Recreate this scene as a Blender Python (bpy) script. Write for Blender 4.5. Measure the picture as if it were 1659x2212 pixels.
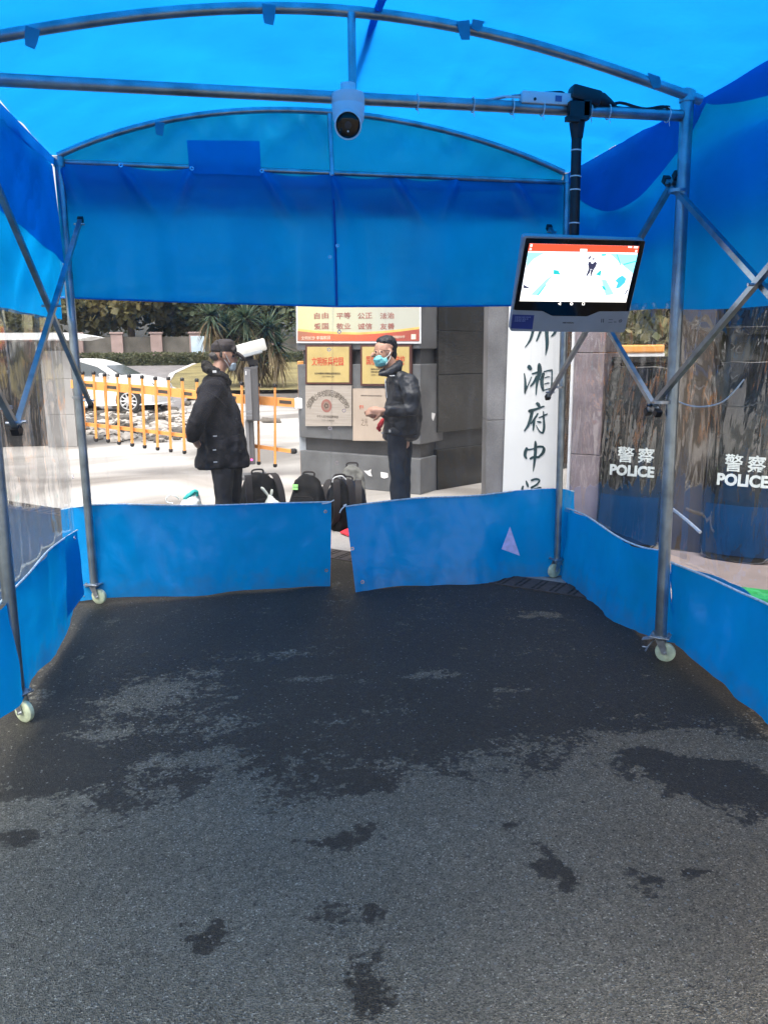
import bpy, bmesh, math, random
from mathutils import Vector, Matrix, noise
R = math.radians
random.seed(11)
for o in list(bpy.data.objects):
    bpy.data.objects.remove(o)
SC = bpy.context.scene
COL = SC.collection

# ------------------------------------------------------------------ camera, sky, sun, exposure
F, PIT, YAW, ROL, HC = 1694.465, 0.1975206, 0.165934, -0.0092833, 1.5
PW, PH = 1659.0, 2212.0
fw = Vector((math.sin(YAW)*math.cos(PIT), math.cos(YAW)*math.cos(PIT), -math.sin(PIT)))
r0 = Vector((math.cos(YAW), -math.sin(YAW), 0)); u0 = r0.cross(fw)
rr = r0*math.cos(ROL)+u0*math.sin(ROL); uu = -r0*math.sin(ROL)+u0*math.cos(ROL)
EYE = Vector((0, 0, HC))
cd = bpy.data.cameras.new('camera'); cam = bpy.data.objects.new('camera', cd); COL.objects.link(cam)
cam.matrix_world = Matrix(((rr.x, uu.x, -fw.x, EYE.x), (rr.y, uu.y, -fw.y, EYE.y), (rr.z, uu.z, -fw.z, EYE.z), (0, 0, 0, 1)))
cd.sensor_fit = 'VERTICAL'; cd.sensor_height = 36.0; cd.lens = F/PH*36.0
cd.clip_start = 0.05; cd.clip_end = 2000
SC.camera = cam

SUN_EL, SUN_AZ = R(64), R(208)      # azimuth clockwise from +Y: light comes over the left shoulder
sdir = Vector((math.sin(SUN_AZ)*math.cos(SUN_EL), math.cos(SUN_AZ)*math.cos(SUN_EL), math.sin(SUN_EL)))
wd = bpy.data.worlds.new('World'); SC.world = wd; wd.use_nodes = True
nt = wd.node_tree; bgn = nt.nodes['Background']
sky = nt.nodes.new('ShaderNodeTexSky'); sky.sky_type = 'NISHITA'; sky.sun_disc = False
sky.sun_elevation = SUN_EL; sky.sun_rotation = SUN_AZ; sky.air_density = 1.0; sky.dust_density = 6.0; sky.ozone_density = 0.6
hs = nt.nodes.new('ShaderNodeHueSaturation'); hs.inputs['Saturation'].default_value = 0.3
nt.links.new(sky.outputs[0], hs.inputs['Color']); nt.links.new(hs.outputs[0], bgn.inputs['Color'])
bgn.inputs['Strength'].default_value = 0.15
sl = bpy.data.lights.new('sun', 'SUN'); sl.energy = 1.2; sl.angle = R(38); sl.color = (1, .95, .88)
so = bpy.data.objects.new('sun', sl); COL.objects.link(so); so.location = sdir*60
so.rotation_euler = (-sdir).to_track_quat('-Z', 'Y').to_euler()
SC.view_settings.view_transform = 'Standard'; SC.view_settings.look = 'None'
SC.view_settings.exposure = 1.4; SC.view_settings.gamma = 1.0; SC.view_settings.use_curve_mapping = False
SC.cycles.max_bounces = 10; SC.cycles.transparent_max_bounces = 24; SC.cycles.transmission_bounces = 8
SC.cycles.diffuse_bounces = 5; SC.cycles.sample_clamp_indirect = 6.0; SC.cycles.use_denoising = True

# ------------------------------------------------------------------ where a measured photo point lies in the place
def ray(u, v): return fw*F + rr*(u-PW/2) - uu*(v-PH/2)
def G(u, v, z=0.0):
    d = ray(u, v); return EYE + d*((z-HC)/d.z)
def Y(u, v, y):
    d = ray(u, v); return EYE + d*(y/d.y)
def X(u, v, x):
    d = ray(u, v); return EYE + d*(x/d.x)
def PL(u, v, p, n):
    d = ray(u, v); return EYE + d*((p-EYE).dot(n)/d.dot(n))
V = lambda *a: Vector(a)

# ------------------------------------------------------------------ materials
def mat(name, col=(.5, .5, .5), rough=.6, metal=0.0, vary=.15, scale=8.0, bump=0.0, bscale=60.0, emit=None, spec=.5, stretch=None):
    m = bpy.data.materials.new(name); m.use_nodes = True; n = m.node_tree.nodes; l = m.node_tree.links
    b = n['Principled BSDF']; b.inputs['Roughness'].default_value = rough; b.inputs['Metallic'].default_value = metal
    b.inputs['Specular IOR Level'].default_value = spec
    tc = n.new('ShaderNodeTexCoord'); src = tc.outputs['Object']
    if stretch:
        mp = n.new('ShaderNodeMapping'); mp.inputs['Scale'].default_value = stretch; l.new(src, mp.inputs['Vector']); src = mp.outputs[0]
    ns = n.new('ShaderNodeTexNoise'); ns.inputs['Scale'].default_value = scale; ns.inputs['Detail'].default_value = 6
    l.new(src, ns.inputs['Vector'])
    rp = n.new('ShaderNodeValToRGB'); rp.color_ramp.elements[0].position = .3; rp.color_ramp.elements[1].position = .7
    rp.color_ramp.elements[0].color = tuple(max(0, c*(1-vary)) for c in col)+(1,)
    rp.color_ramp.elements[1].color = tuple(min(1, c*(1+vary)) for c in col)+(1,)
    l.new(ns.outputs['Fac'], rp.inputs['Fac']); l.new(rp.outputs[0], b.inputs['Base Color'])
    if bump:
        n2 = n.new('ShaderNodeTexNoise'); n2.inputs['Scale'].default_value = bscale; n2.inputs['Detail'].default_value = 5
        l.new(src, n2.inputs['Vector'])
        bp = n.new('ShaderNodeBump'); bp.inputs['Strength'].default_value = bump; bp.inputs['Distance'].default_value = .01
        l.new(n2.outputs['Fac'], bp.inputs['Height']); l.new(bp.outputs[0], b.inputs['Normal'])
    if emit:
        b.inputs['Emission Color'].default_value = tuple(emit[:3])+(1,); b.inputs['Emission Strength'].default_value = emit[3]
    return m

def tarp(name, dif, trn, mixf=.55, gloss=.06, rough=.35, mud=False):
    m = bpy.data.materials.new(name); m.use_nodes = True; n = m.node_tree.nodes; l = m.node_tree.links
    n.remove(n['Principled BSDF']); out = n['Material Output']
    tc = n.new('ShaderNodeTexCoord')
    ns = n.new('ShaderNodeTexNoise'); ns.inputs['Scale'].default_value = 2.5; ns.inputs['Detail'].default_value = 7
    l.new(tc.outputs['Object'], ns.inputs['Vector'])
    mr = n.new('ShaderNodeMapRange'); mr.inputs['From Min'].default_value = .25; mr.inputs['From Max'].default_value = .75
    mr.inputs['To Min'].default_value = .86; mr.inputs['To Max'].default_value = 1.1
    l.new(ns.outputs['Fac'], mr.inputs['Value'])
    wv = n.new('ShaderNodeTexNoise'); wv.inputs['Scale'].default_value = 420; l.new(tc.outputs['Object'], wv.inputs['Vector'])
    cr = n.new('ShaderNodeTexNoise'); cr.inputs['Scale'].default_value = 5; cr.inputs['Detail'].default_value = 3; cr.inputs['Distortion'].default_value = .35
    l.new(tc.outputs['Object'], cr.inputs['Vector'])
    ad = n.new('ShaderNodeMath'); ad.operation = 'MULTIPLY_ADD'; ad.inputs[1].default_value = .03
    l.new(wv.outputs['Fac'], ad.inputs[0]); l.new(cr.outputs['Fac'], ad.inputs[2])
    bp = n.new('ShaderNodeBump'); bp.inputs['Strength'].default_value = .45; bp.inputs['Distance'].default_value = .022
    l.new(ad.outputs[0], bp.inputs['Height'])
    def shade(kind, c):
        s = n.new(kind); mx = n.new('ShaderNodeMix'); mx.data_type = 'RGBA'; mx.blend_type = 'MULTIPLY'; mx.inputs[0].default_value = 1
        mx.inputs[6].default_value = c+(1,); l.new(mr.outputs[0], mx.inputs[7]); res = mx.outputs[2]
        if mud:
            sz = n.new('ShaderNodeSeparateXYZ'); l.new(tc.outputs['Object'], sz.inputs[0])
            mn_ = n.new('ShaderNodeTexNoise'); mn_.inputs['Scale'].default_value = 14; mn_.inputs['Detail'].default_value = 8; l.new(tc.outputs['Object'], mn_.inputs['Vector'])
            ma = n.new('ShaderNodeMath'); ma.operation = 'MULTIPLY_ADD'; ma.inputs[1].default_value = -.42; l.new(mn_.outputs['Fac'], ma.inputs[0]); l.new(sz.outputs['Z'], ma.inputs[2])
            mm_ = n.new('ShaderNodeMapRange'); mm_.inputs['From Min'].default_value = -.20; mm_.inputs['From Max'].default_value = -.06; mm_.inputs['To Min'].default_value = .22; mm_.inputs['To Max'].default_value = 0; l.new(ma.outputs[0], mm_.inputs['Value'])
            m3 = n.new('ShaderNodeMix'); m3.data_type = 'RGBA'; m3.inputs[7].default_value = (.10, .12, .14, 1); l.new(mm_.outputs[0], m3.inputs[0]); l.new(res, m3.inputs[6]); res = m3.outputs[2]
        l.new(res, s.inputs['Color'])
        l.new(bp.outputs[0], s.inputs['Normal']); return s
    d = shade('ShaderNodeBsdfDiffuse', dif); t = shade('ShaderNodeBsdfTranslucent', trn)
    mx = n.new('ShaderNodeMixShader'); mx.inputs[0].default_value = mixf; l.new(d.outputs[0], mx.inputs[1]); l.new(t.outputs[0], mx.inputs[2])
    g = n.new('ShaderNodeBsdfGlossy'); g.inputs['Roughness'].default_value = rough; l.new(bp.outputs[0], g.inputs['Normal'])
    m2 = n.new('ShaderNodeMixShader'); m2.inputs[0].default_value = gloss; l.new(mx.outputs[0], m2.inputs[1]); l.new(g.outputs[0], m2.inputs[2])
    l.new(m2.outputs[0], out.inputs['Surface']); return m

def film(name, crinkle=.3, haze=.05, streak=.2, gloss=1.0, bscale=6.0, zs=.22, det=5):
    """clear PVC sheet: see-through, shiny, a little milky along its creases"""
    m = bpy.data.materials.new(name); m.use_nodes = True; n = m.node_tree.nodes; l = m.node_tree.links
    n.remove(n['Principled BSDF']); out = n['Material Output']
    tc = n.new('ShaderNodeTexCoord'); mp = n.new('ShaderNodeMapping'); mp.inputs['Scale'].default_value = (1, 1, zs)
    l.new(tc.outputs['Object'], mp.inputs['Vector'])
    n1 = n.new('ShaderNodeTexNoise'); n1.inputs['Scale'].default_value = bscale; n1.inputs['Detail'].default_value = det; n1.inputs['Distortion'].default_value = 1.6
    l.new(mp.outputs[0], n1.inputs['Vector'])
    bp = n.new('ShaderNodeBump'); bp.inputs['Strength'].default_value = crinkle; bp.inputs['Distance'].default_value = .05
    l.new(n1.outputs['Fac'], bp.inputs['Height'])
    tr = n.new('ShaderNodeBsdfTransparent'); tr.inputs['Color'].default_value = (.93, .94, .95, 1)
    gl = n.new('ShaderNodeBsdfGlossy'); gl.inputs['Roughness'].default_value = .06; l.new(bp.outputs[0], gl.inputs['Normal'])
    fr = n.new('ShaderNodeFresnel'); fr.inputs['IOR'].default_value = 1.45; l.new(bp.outputs[0], fr.inputs['Normal'])
    fm = n.new('ShaderNodeMath'); fm.operation = 'MULTIPLY'; fm.inputs[1].default_value = gloss; fm.use_clamp = True; l.new(fr.outputs[0], fm.inputs[0])
    a = n.new('ShaderNodeMixShader'); l.new(fm.outputs[0], a.inputs[0]); l.new(tr.outputs[0], a.inputs[1]); l.new(gl.outputs[0], a.inputs[2])
    df = n.new('ShaderNodeBsdfDiffuse'); df.inputs['Color'].default_value = (.8, .82, .85, 1)
    tl = n.new('ShaderNodeBsdfTranslucent'); tl.inputs['Color'].default_value = (.8, .82, .85, 1)
    h = n.new('ShaderNodeMixShader'); h.inputs[0].default_value = .5; l.new(df.outputs[0], h.inputs[1]); l.new(tl.outputs[0], h.inputs[2])
    mp2 = n.new('ShaderNodeMapping'); mp2.inputs['Scale'].default_value = (1, 1, .05); l.new(tc.outputs['Object'], mp2.inputs['Vector'])
    n2 = n.new('ShaderNodeTexNoise'); n2.inputs['Scale'].default_value = 26; n2.inputs['Detail'].default_value = 5; n2.inputs['Distortion'].default_value = .6
    l.new(mp2.outputs[0], n2.inputs['Vector'])
    mr = n.new('ShaderNodeMapRange'); mr.inputs['From Min'].default_value = .56; mr.inputs['From Max'].default_value = .72
    mr.inputs['To Min'].default_value = haze; mr.inputs['To Max'].default_value = haze+streak; l.new(n2.outputs['Fac'], mr.inputs['Value'])
    b = n.new('ShaderNodeMixShader'); l.new(mr.outputs[0], b.inputs[0]); l.new(a.outputs[0], b.inputs[1]); l.new(h.outputs[0], b.inputs[2])
    l.new(b.outputs[0], out.inputs['Surface']); return m

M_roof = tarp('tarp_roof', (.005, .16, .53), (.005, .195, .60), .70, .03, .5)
M_litswag = tarp('tarp_lit_swag', (.005, .17, .54), (.004, .23, .68), .62, .03, .5)  # for the swag that imitates the lit top of the side wall
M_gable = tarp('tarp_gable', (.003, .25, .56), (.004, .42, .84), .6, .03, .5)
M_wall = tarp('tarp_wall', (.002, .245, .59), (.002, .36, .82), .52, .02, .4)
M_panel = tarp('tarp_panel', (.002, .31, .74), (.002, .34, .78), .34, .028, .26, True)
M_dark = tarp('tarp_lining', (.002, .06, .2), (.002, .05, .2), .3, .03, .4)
M_tape = tarp('tape_strip', (.10, .42, .55), (.06, .50, .66), .6, .04, .4)
M_film = film('film_clear', .24, .020, .05, .5, 3.5, .5, 3)
M_filmL = film('film_streaked', .10, .02, .20, .4, 4)
M_filmR = film('film_crumpled', .60, .003, .05, .19, 1.9, .6, 3)
M_steel = mat('galvanised_steel', (.33, .38, .41), .33, .88, .32, 10, .1, 90)
M_zinc = mat('zinc_plate', (.42, .44, .46), .35, .85, .2, 40)
M_black = mat('black_plastic', (.012, .012, .014), .45, 0, .3, 20)
M_blackm = mat('black_rubber', (.018, .018, .018), .8, 0, .3, 30)
M_nylon = mat('cream_nylon', (.50, .56, .38), .45, 0, .25, 30)
M_white = mat('white_plastic', (.72, .73, .74), .4, 0, .04, 8)
M_lens = mat('dark_lens', (.004, .004, .006), .08, 0, 0, 8)
M_hem = mat('hem_thread', (.45, .58, .66), .8, 0, .3, 60)
M_rope = mat('cord', (.72, .72, .70), .8, 0, .1, 60)
M_eye = mat('brass_eyelet', (.62, .58, .66), .25, .9, .1, 60)
M_hole = mat('dark_hole', (.01, .01, .03), .9)

# ------------------------------------------------------------------ mesh helpers
def tag(o, label=None, cat=None, group=None, kind=None):
    if label: o['label'] = label
    if cat: o['category'] = cat
    if group: o['group'] = group
    if kind: o['kind'] = kind
    return o
TM = {}
def thing(name, label, cat, loc=(0, 0, 0), rotz=0.0, group=None):
    o = bpy.data.objects.new(name, None); COL.objects.link(o); o.empty_display_size = .2
    o.location = loc; o.rotation_euler = (0, 0, rotz)
    TM[o] = Matrix.Translation(Vector(loc)) @ Matrix.Rotation(rotz, 4, 'Z')
    return tag(o, label, cat, group)
def obj(name, bm, m, parent=None, smooth=False, local=False):
    bmesh.ops.recalc_face_normals(bm, faces=bm.faces[:]) if not getattr(bm, 'keep', False) else None
    me = bpy.data.meshes.new(name); bm.to_mesh(me); bm.free()
    for mm in (m if isinstance(m, (list, tuple)) else [m]): me.materials.append(mm)
    if smooth:
        for p in me.polygons: p.use_smooth = True
        if smooth != 'all': me.set_sharp_from_angle(angle=R(42))
    o = bpy.data.objects.new(name, me); COL.objects.link(o)
    if parent:
        o.parent = parent
        if parent in TM and not local: o.matrix_parent_inverse = TM[parent].inverted()
    return o
B = bmesh.new
def box(bm, c, s, rz=0.0, rot=None, bev=0.0, mi=0):
    r = bmesh.ops.create_cube(bm, size=1); vs = r['verts']
    bmesh.ops.scale(bm, vec=Vector(s), verts=vs)
    if bev:
        es = list({e for v in vs for e in v.link_edges})
        rb = bmesh.ops.bevel(bm, geom=es, offset=bev, segments=2, affect='EDGES', profile=.5)
        vs = list({v for f in rb['faces'] for v in f.verts} | {v for v in vs if v.is_valid})
    m = Matrix.Translation(Vector(c)) @ (rot.to_4x4() if rot else Matrix.Rotation(rz, 4, 'Z'))
    bmesh.ops.transform(bm, matrix=m, verts=vs)
    if mi:
        for f in {f for v in vs for f in v.link_faces}: f.material_index = mi
    return vs
def frame_of(d, up=None):
    d = d.normalized(); up = up or (V(0, 0, 1) if abs(d.z) < .95 else V(0, 1, 0))
    a = d.cross(up).normalized(); b = a.cross(d).normalized(); return a, b
def tube(bm, pts, r, seg=10, caps=True, square=False, up=None):
    pts = [Vector(p) for p in pts]; rings = []
    for i, p in enumerate(pts):
        d = pts[min(i+1, len(pts)-1)]-pts[max(i-1, 0)]
        a, b = frame_of(d, up); ri = r[i] if isinstance(r, (list, tuple)) else r
        n = 4 if square else seg; k = math.pi/4 if square else 0; q = 1.414 if square else 1
        rings.append([bm.verts.new(p+(a*math.cos(2*math.pi*j/n+k)+b*math.sin(2*math.pi*j/n+k))*ri*q) for j in range(n)])
    n = len(rings[0])
    for A, C in zip(rings, rings[1:]):
        for j in range(n): bm.faces.new((A[j], A[(j+1) % n], C[(j+1) % n], C[j]))
    if caps: bm.faces.new(rings[0][::-1]); bm.faces.new(rings[-1])
def lathe(bm, prof, c=(0, 0, 0), axis=None, seg=20):
    """prof: list of (r, h) along axis"""
    axis = (axis or V(0, 0, 1)).normalized(); a, b = frame_of(axis); c = Vector(c); rings = []
    for (r, h) in prof:
        rings.append([bm.verts.new(c+axis*h+(a*math.cos(2*math.pi*j/seg)+b*math.sin(2*math.pi*j/seg))*max(r, 1e-4)) for j in range(seg)])
    for A, C in zip(rings, rings[1:]):
        for j in range(seg): bm.faces.new((A[j], A[(j+1) % seg], C[(j+1) % seg], C[j]))
    bm.faces.new(rings[0][::-1]); bm.faces.new(rings[-1])
def slab(bm, pts, n, th, mi=0, off=0.0):
    """flat outline pts (3D, planar) given thickness th along n, front face at off+th"""
    n = n.normalized(); a = [bm.verts.new(Vector(p)+n*off) for p in pts]; b = [bm.verts.new(Vector(p)+n*(off+th)) for p in pts]
    k = len(pts); fs = [bm.faces.new(b), bm.faces.new(a[::-1])]
    for j in range(k): fs.append(bm.faces.new((a[j], a[(j+1) % k], b[(j+1) % k], b[j])))
    for f in fs: f.material_index = mi
def polyline(pts, n):
    """n+1 points evenly along a polyline, smoothed"""
    pts = [Vector(p) for p in pts]; L = [0]
    for a, b in zip(pts, pts[1:]): L.append(L[-1]+(b-a).length)
    out = []
    for i in range(n+1):
        s = L[-1]*i/n; k = 0
        while k < len(pts)-2 and s > L[k+1]: k += 1
        t = 0 if L[k+1] == L[k] else (s-L[k])/(L[k+1]-L[k])
        p0, p1, p2, p3 = pts[max(k-1, 0)], pts[k], pts[k+1], pts[min(k+2, len(pts)-1)]
        q = .5*((2*p1)+(p2-p0)*t+(2*p0-5*p1+4*p2-p3)*t*t+(3*p1-p0-3*p2+p3)*t**3)
        out.append(q if len(pts) > 2 else p1.lerp(p2, t))
    return out
def cloth(top, bot, nu, nv, disp, th=.0015):
    """hanging sheet between two edges; disp(s,t,p)->metres along the sheet normal"""
    bm = B(); A = polyline(top, nu); C = polyline(bot, nu); g = []
    nrm = (A[-1]-A[0]).cross(C[0]-A[0]).normalized()
    for i in range(nu+1):
        g.append([])
        for j in range(nv+1):
            p = A[i].lerp(C[i], j/nv); g[i].append(bm.verts.new(p+nrm*disp(i/nu, j/nv, p)))
    for i in range(nu):
        for j in range(nv): bm.faces.new((g[i][j], g[i+1][j], g[i+1][j+1], g[i][j+1]))
    return bm
def fold(s, f, seed, z=0): return noise.noise(V(s*f, z, seed))
def ring(bm, c, n, ro, ri, th=.003, seg=16):
    n = n.normalized(); a, b = frame_of(n); c = Vector(c); q = []
    for (r, h) in ((ri, 0), (ri, th), (ro, th), (ro, 0)):
        q.append([bm.verts.new(c+n*h+(a*math.cos(2*math.pi*j/seg)+b*math.sin(2*math.pi*j/seg))*r) for j in range(seg)])
    for A, C in zip(q, q[1:]+q[:1]):
        for j in range(seg): bm.faces.new((A[j], A[(j+1) % seg], C[(j+1) % seg], C[j]))
def text(body, c, ux, uy, w, h, m, parent, name='lettering', th=.0012, bold=0.0):
    cu = bpy.data.curves.new('t', 'FONT'); cu.body = body; cu.size = 1; cu.extrude = .02; cu.offset = bold; cu.resolution_u = 3
    ob = bpy.data.objects.new('t', cu); COL.objects.link(ob)
    dg = bpy.context.evaluated_depsgraph_get(); me = bpy.data.meshes.new_from_object(ob.evaluated_get(dg))
    bpy.data.objects.remove(ob); bpy.data.curves.remove(cu)
    xs = [v.co.x for v in me.vertices]; ys = [v.co.y for v in me.vertices]
    if not xs: return None
    x0, x1, y0, y1 = min(xs), max(xs), min(ys), max(ys); ux = ux.normalized(); uy = uy.normalized(); n = ux.cross(uy)
    for v in me.vertices:
        v.co = Vector(c)+ux*((v.co.x-(x0+x1)/2)/(x1-x0)*w)+uy*((v.co.y-(y0+y1)/2)/(y1-y0)*h)+n*(th if v.co.z > 0 else -.0005)
    me.name = name; me.materials.clear(); me.materials.append(m)
    o = bpy.data.objects.new(name, me); COL.objects.link(o); o.parent = parent
    if parent in TM: o.matrix_parent_inverse = TM[parent].inverted()
    return o
def blob(chains, voxel=.012, smooth=6):
    """one continuous surface grown round chains of ellipsoids: chain = [(centre, radii), ...]"""
    bm = B()
    for ch in chains:
        for (p, r), (q, s) in zip(ch, ch[1:] if len(ch) > 1 else ch):
            p, q = Vector(p), Vector(q); r = Vector(r if isinstance(r, (tuple, list)) else (r, r, r)); s = Vector(s if isinstance(s, (tuple, list)) else (s, s, s))
            k = max(1, int((q-p).length/max(.004, min(min(r), min(s))*.35)))
            for i in range(k+1):
                t = i/k; bmesh.ops.create_icosphere(bm, subdivisions=2, radius=1, matrix=Matrix.Translation(p.lerp(q, t)) @ Matrix.Diagonal((*r.lerp(s, t), 1)))
    me = bpy.data.meshes.new('b'); bm.to_mesh(me); bm.free(); ob = bpy.data.objects.new('b', me); COL.objects.link(ob)
    md = ob.modifiers.new('r', 'REMESH'); md.mode = 'VOXEL'; md.voxel_size = voxel
    if smooth: sm = ob.modifiers.new('s', 'SMOOTH'); sm.factor = .5; sm.iterations = smooth
    dg = bpy.context.evaluated_depsgraph_get(); m2 = bpy.data.meshes.new_from_object(ob.evaluated_get(dg))
    bpy.data.objects.remove(ob); bpy.data.meshes.remove(me)
    out = B(); out.from_mesh(m2); bpy.data.meshes.remove(m2); return out
def rumple(bm, amp, freq, seed=0, zs=1.0):
    for v in bm.verts:
        v.normal_update()
    for v in bm.verts:
        p = v.co; v.co = p+v.normal*amp*noise.fractal(V(p.x*freq, p.y*freq, p.z*freq*zs+seed), 1.0, 2.0, 3)
    return bm

# ------------------------------------------------------------------ ground
def ground_mat():
    m = bpy.data.materials.new('concrete_ground'); m.use_nodes = True; n = m.node_tree.nodes; l = m.node_tree.links
    b = n['Principled BSDF']; b.inputs['Roughness'].default_value = .75
    tc = n.new('ShaderNodeTexCoord')
    n1 = n.new('ShaderNodeTexNoise'); n1.inputs['Scale'].default_value = .45; n1.inputs['Detail'].default_value = 8; n1.inputs['Distortion'].default_value = .8
    l.new(tc.outputs['Object'], n1.inputs['Vector'])
    r1 = n.new('ShaderNodeValToRGB'); e = r1.color_ramp.elements
    e[0].position = .38; e[0].color = (.17, .155, .14, 1); e[1].position = .6; e[1].color = (.40, .38, .355, 1)
    l.new(n1.outputs['Fac'], r1.inputs['Fac'])
    n2 = n.new('ShaderNodeTexNoise'); n2.inputs['Scale'].default_value = 60; n2.inputs['Detail'].default_value = 4; l.new(tc.outputs['Object'], n2.inputs['Vector'])
    mx = n.new('ShaderNodeMix'); mx.data_type = 'RGBA'; mx.blend_type = 'OVERLAY'; mx.inputs[0].default_value = .35
    l.new(r1.outputs[0], mx.inputs[6]); l.new(n2.outputs['Fac'], mx.inputs[7]); l.new(mx.outputs[2], b.inputs['Base Color'])
    bp = n.new('ShaderNodeBump'); bp.inputs['Strength'].default_value = .3; bp.inputs['Distance'].default_value = .004
    l.new(n2.outputs['Fac'], bp.inputs['Height']); l.new(bp.outputs[0], b.inputs['Normal']); return m

# damp blotches on the asphalt, each lying where it lies on the ground: (photo point, half sizes in metres, strength)
def blotch(u, v, rx, ry, k=1.0): p = G(u, v); return (p.x, p.y, rx, ry, k)
WET = [blotch(735, 1815, 0.119, 0.039, .9), blotch(790, 1788, 0.084, 0.025, .8), blotch(690, 1812, 0.070, 0.021, .7), blotch(1180, 1850, 0.042, 0.084, .8), blotch(1215, 1905, 0.042, 0.063, .8), blotch(470, 2020, 0.077, 0.056, .9), blotch(425, 2050, 0.049, 0.042, .9), blotch(800, 2080, 0.056, 0.049, .6), blotch(775, 2150, 0.070, 0.070, .75), blotch(1085, 1778, 0.042, 0.025, .8), blotch(840, 2170, 0.070, 0.056, .6),
       blotch(50, 1812, 0.084, 0.042), blotch(1480, 1680, 0.220, 0.100, 1.1), blotch(1600, 1720, 0.200, 0.220, 1.2), blotch(1400, 1640, 0.150, 0.060), blotch(800, 1690, 0.126, 0.070, .9), blotch(815, 1975, 0.063, 0.056, .7), blotch(700, 1990, 0.070, 0.056, .5),
       blotch(1050, 1950, 0.100, 0.080, .35), blotch(1505, 1885, 0.042, 0.028), blotch(150, 1670, 0.180, 0.100, 1.0), blotch(60, 1620, 0.200, 0.080, .8), blotch(1400, 1910, 0.056, 0.042, .8)]
DRY = [blotch(330, 1500, .28, .26, 1.1), blotch(540, 1420, .24, .07, .9), blotch(240, 1590, .28, .09), blotch(450, 1580, .2, .2, .7), blotch(690, 1465, .18, .04, .9), blotch(930, 1460, .2, .05, .9),
       blotch(1440, 1600, .2, .06, 1.2), blotch(1540, 1620, .2, .06, .9), blotch(1160, 1330, .18, .06, .75), blotch(1130, 1490, .14, .03, .7), blotch(1220, 1362, .1, .03, .9), blotch(700, 1560, .3, .06, .5), blotch(420, 1640, .25, .07, .9), blotch(60, 1500, .25, .1, .8), blotch(1330, 1690, .16, .07, .9), blotch(1420, 1790, .3, .12, .8)]
def asphalt_mat():
    m = bpy.data.materials.new('asphalt'); m.use_nodes = True; n = m.node_tree.nodes; l = m.node_tree.links
    b = n['Principled BSDF']; tc = n.new('ShaderNodeTexCoord'); P0 = tc.outputs['Object']; P = P0
    def mth(op, a, c=None, d=None, clamp=False):
        q = n.new('ShaderNodeMath'); q.operation = op; q.use_clamp = clamp
        for i, x in enumerate((a, c, d)):
            if x is None: continue
            if isinstance(x, (int, float)): q.inputs[i].default_value = x
            else: l.new(x, q.inputs[i])
        return q.outputs[0]
    def nz(scale, det=6, dist=0.0):
        q = n.new('ShaderNodeTexNoise'); q.inputs['Scale'].default_value = scale; q.inputs['Detail'].default_value = det
        q.inputs['Distortion'].default_value = dist; l.new(P, q.inputs['Vector']); return q
    big = nz(3.2, 10, .4); med = nz(16, 10)
    wob = nz(8, 10); vs_ = n.new('ShaderNodeVectorMath'); vs_.operation = 'SUBTRACT'; vs_.inputs[1].default_value = (.5, .5, .5); l.new(wob.outputs['Color'], vs_.inputs[0])
    vm = n.new('ShaderNodeVectorMath'); vm.operation = 'MULTIPLY_ADD'; vm.inputs[1].default_value = (.20, .16, 0); l.new(vs_.outputs[0], vm.inputs[0]); l.new(P, vm.inputs[2])
    sp = n.new('ShaderNodeSeparateXYZ'); l.new(vm.outputs[0], sp.inputs[0])
    # inside the tent the surface is damp, beyond y = 2.3 m
    base = mth('MULTIPLY', mth('SUBTRACT', sp.outputs['Y'], 2.60), 3.0)
    base = mth('MINIMUM', mth('MAXIMUM', base, -.85), 0.8)
    def hump(x, y, rx, ry, k):
        dx = mth('DIVIDE', mth('SUBTRACT', sp.outputs['X'], x), rx); dy = mth('DIVIDE', mth('SUBTRACT', sp.outputs['Y'], y), ry)
        d = mth('SQRT', mth('ADD', mth('MULTIPLY', dx, dx), mth('MULTIPLY', dy, dy)))
        return mth('MULTIPLY', mth('MAXIMUM', mth('SUBTRACT', 1.5, d), 0), k)
    w = base
    for h in DRY: w = mth('SUBTRACT', w, mth('MULTIPLY', hump(*h), .85))
    for h in WET: w = mth('ADD', w, mth('MULTIPLY', hump(*h), 1.25))
    w = mth('ADD', w, mth('MULTIPLY', mth('SUBTRACT', big.outputs['Fac'], .5), 2.7))
    w = mth('ADD', w, mth('MULTIPLY', mth('SUBTRACT', med.outputs['Fac'], .5), 2.4))
    w = mth('ADD', w, mth('MULTIPLY', mth('SUBTRACT', nz(55, 6).outputs['Fac'], .5), 2.6))
    wet = n.new('ShaderNodeMapRange'); wet.interpolation_type = 'SMOOTHSTEP'; wet.inputs['From Min'].default_value = -.22; wet.inputs['From Max'].default_value = .3
    l.new(w, wet.inputs['Value']); wet = wet.outputs[0]
    vo = n.new('ShaderNodeTexVoronoi'); vo.inputs['Scale'].default_value = 240; vo.feature = 'F1'; l.new(P, vo.inputs['Vector'])
    gr = nz(240, 3)
    cr = n.new('ShaderNodeValToRGB'); e = cr.color_ramp.elements; e[0].position = .0; e[0].color = (.098, .093, .074, 1); e[1].position = .95; e[1].color = (.258, .245, .194, 1)
    e2 = e.new(.99); e2.color = (.44, .43, .36, 1)
    sc = n.new('ShaderNodeSeparateColor'); l.new(vo.outputs['Color'], sc.inputs[0]); l.new(sc.outputs[0], cr.inputs['Fac'])
    tint = n.new('ShaderNodeMix'); tint.data_type = 'RGBA'; tint.inputs[6].default_value = (.96, 1.0, 1.02, 1); tint.inputs[7].default_value = (1.28, 1.06, .90, 1)
    tn = n.new('ShaderNodeMapRange'); tn.inputs['From Min'].default_value = .45; tn.inputs['From Max'].default_value = 1.6
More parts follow.
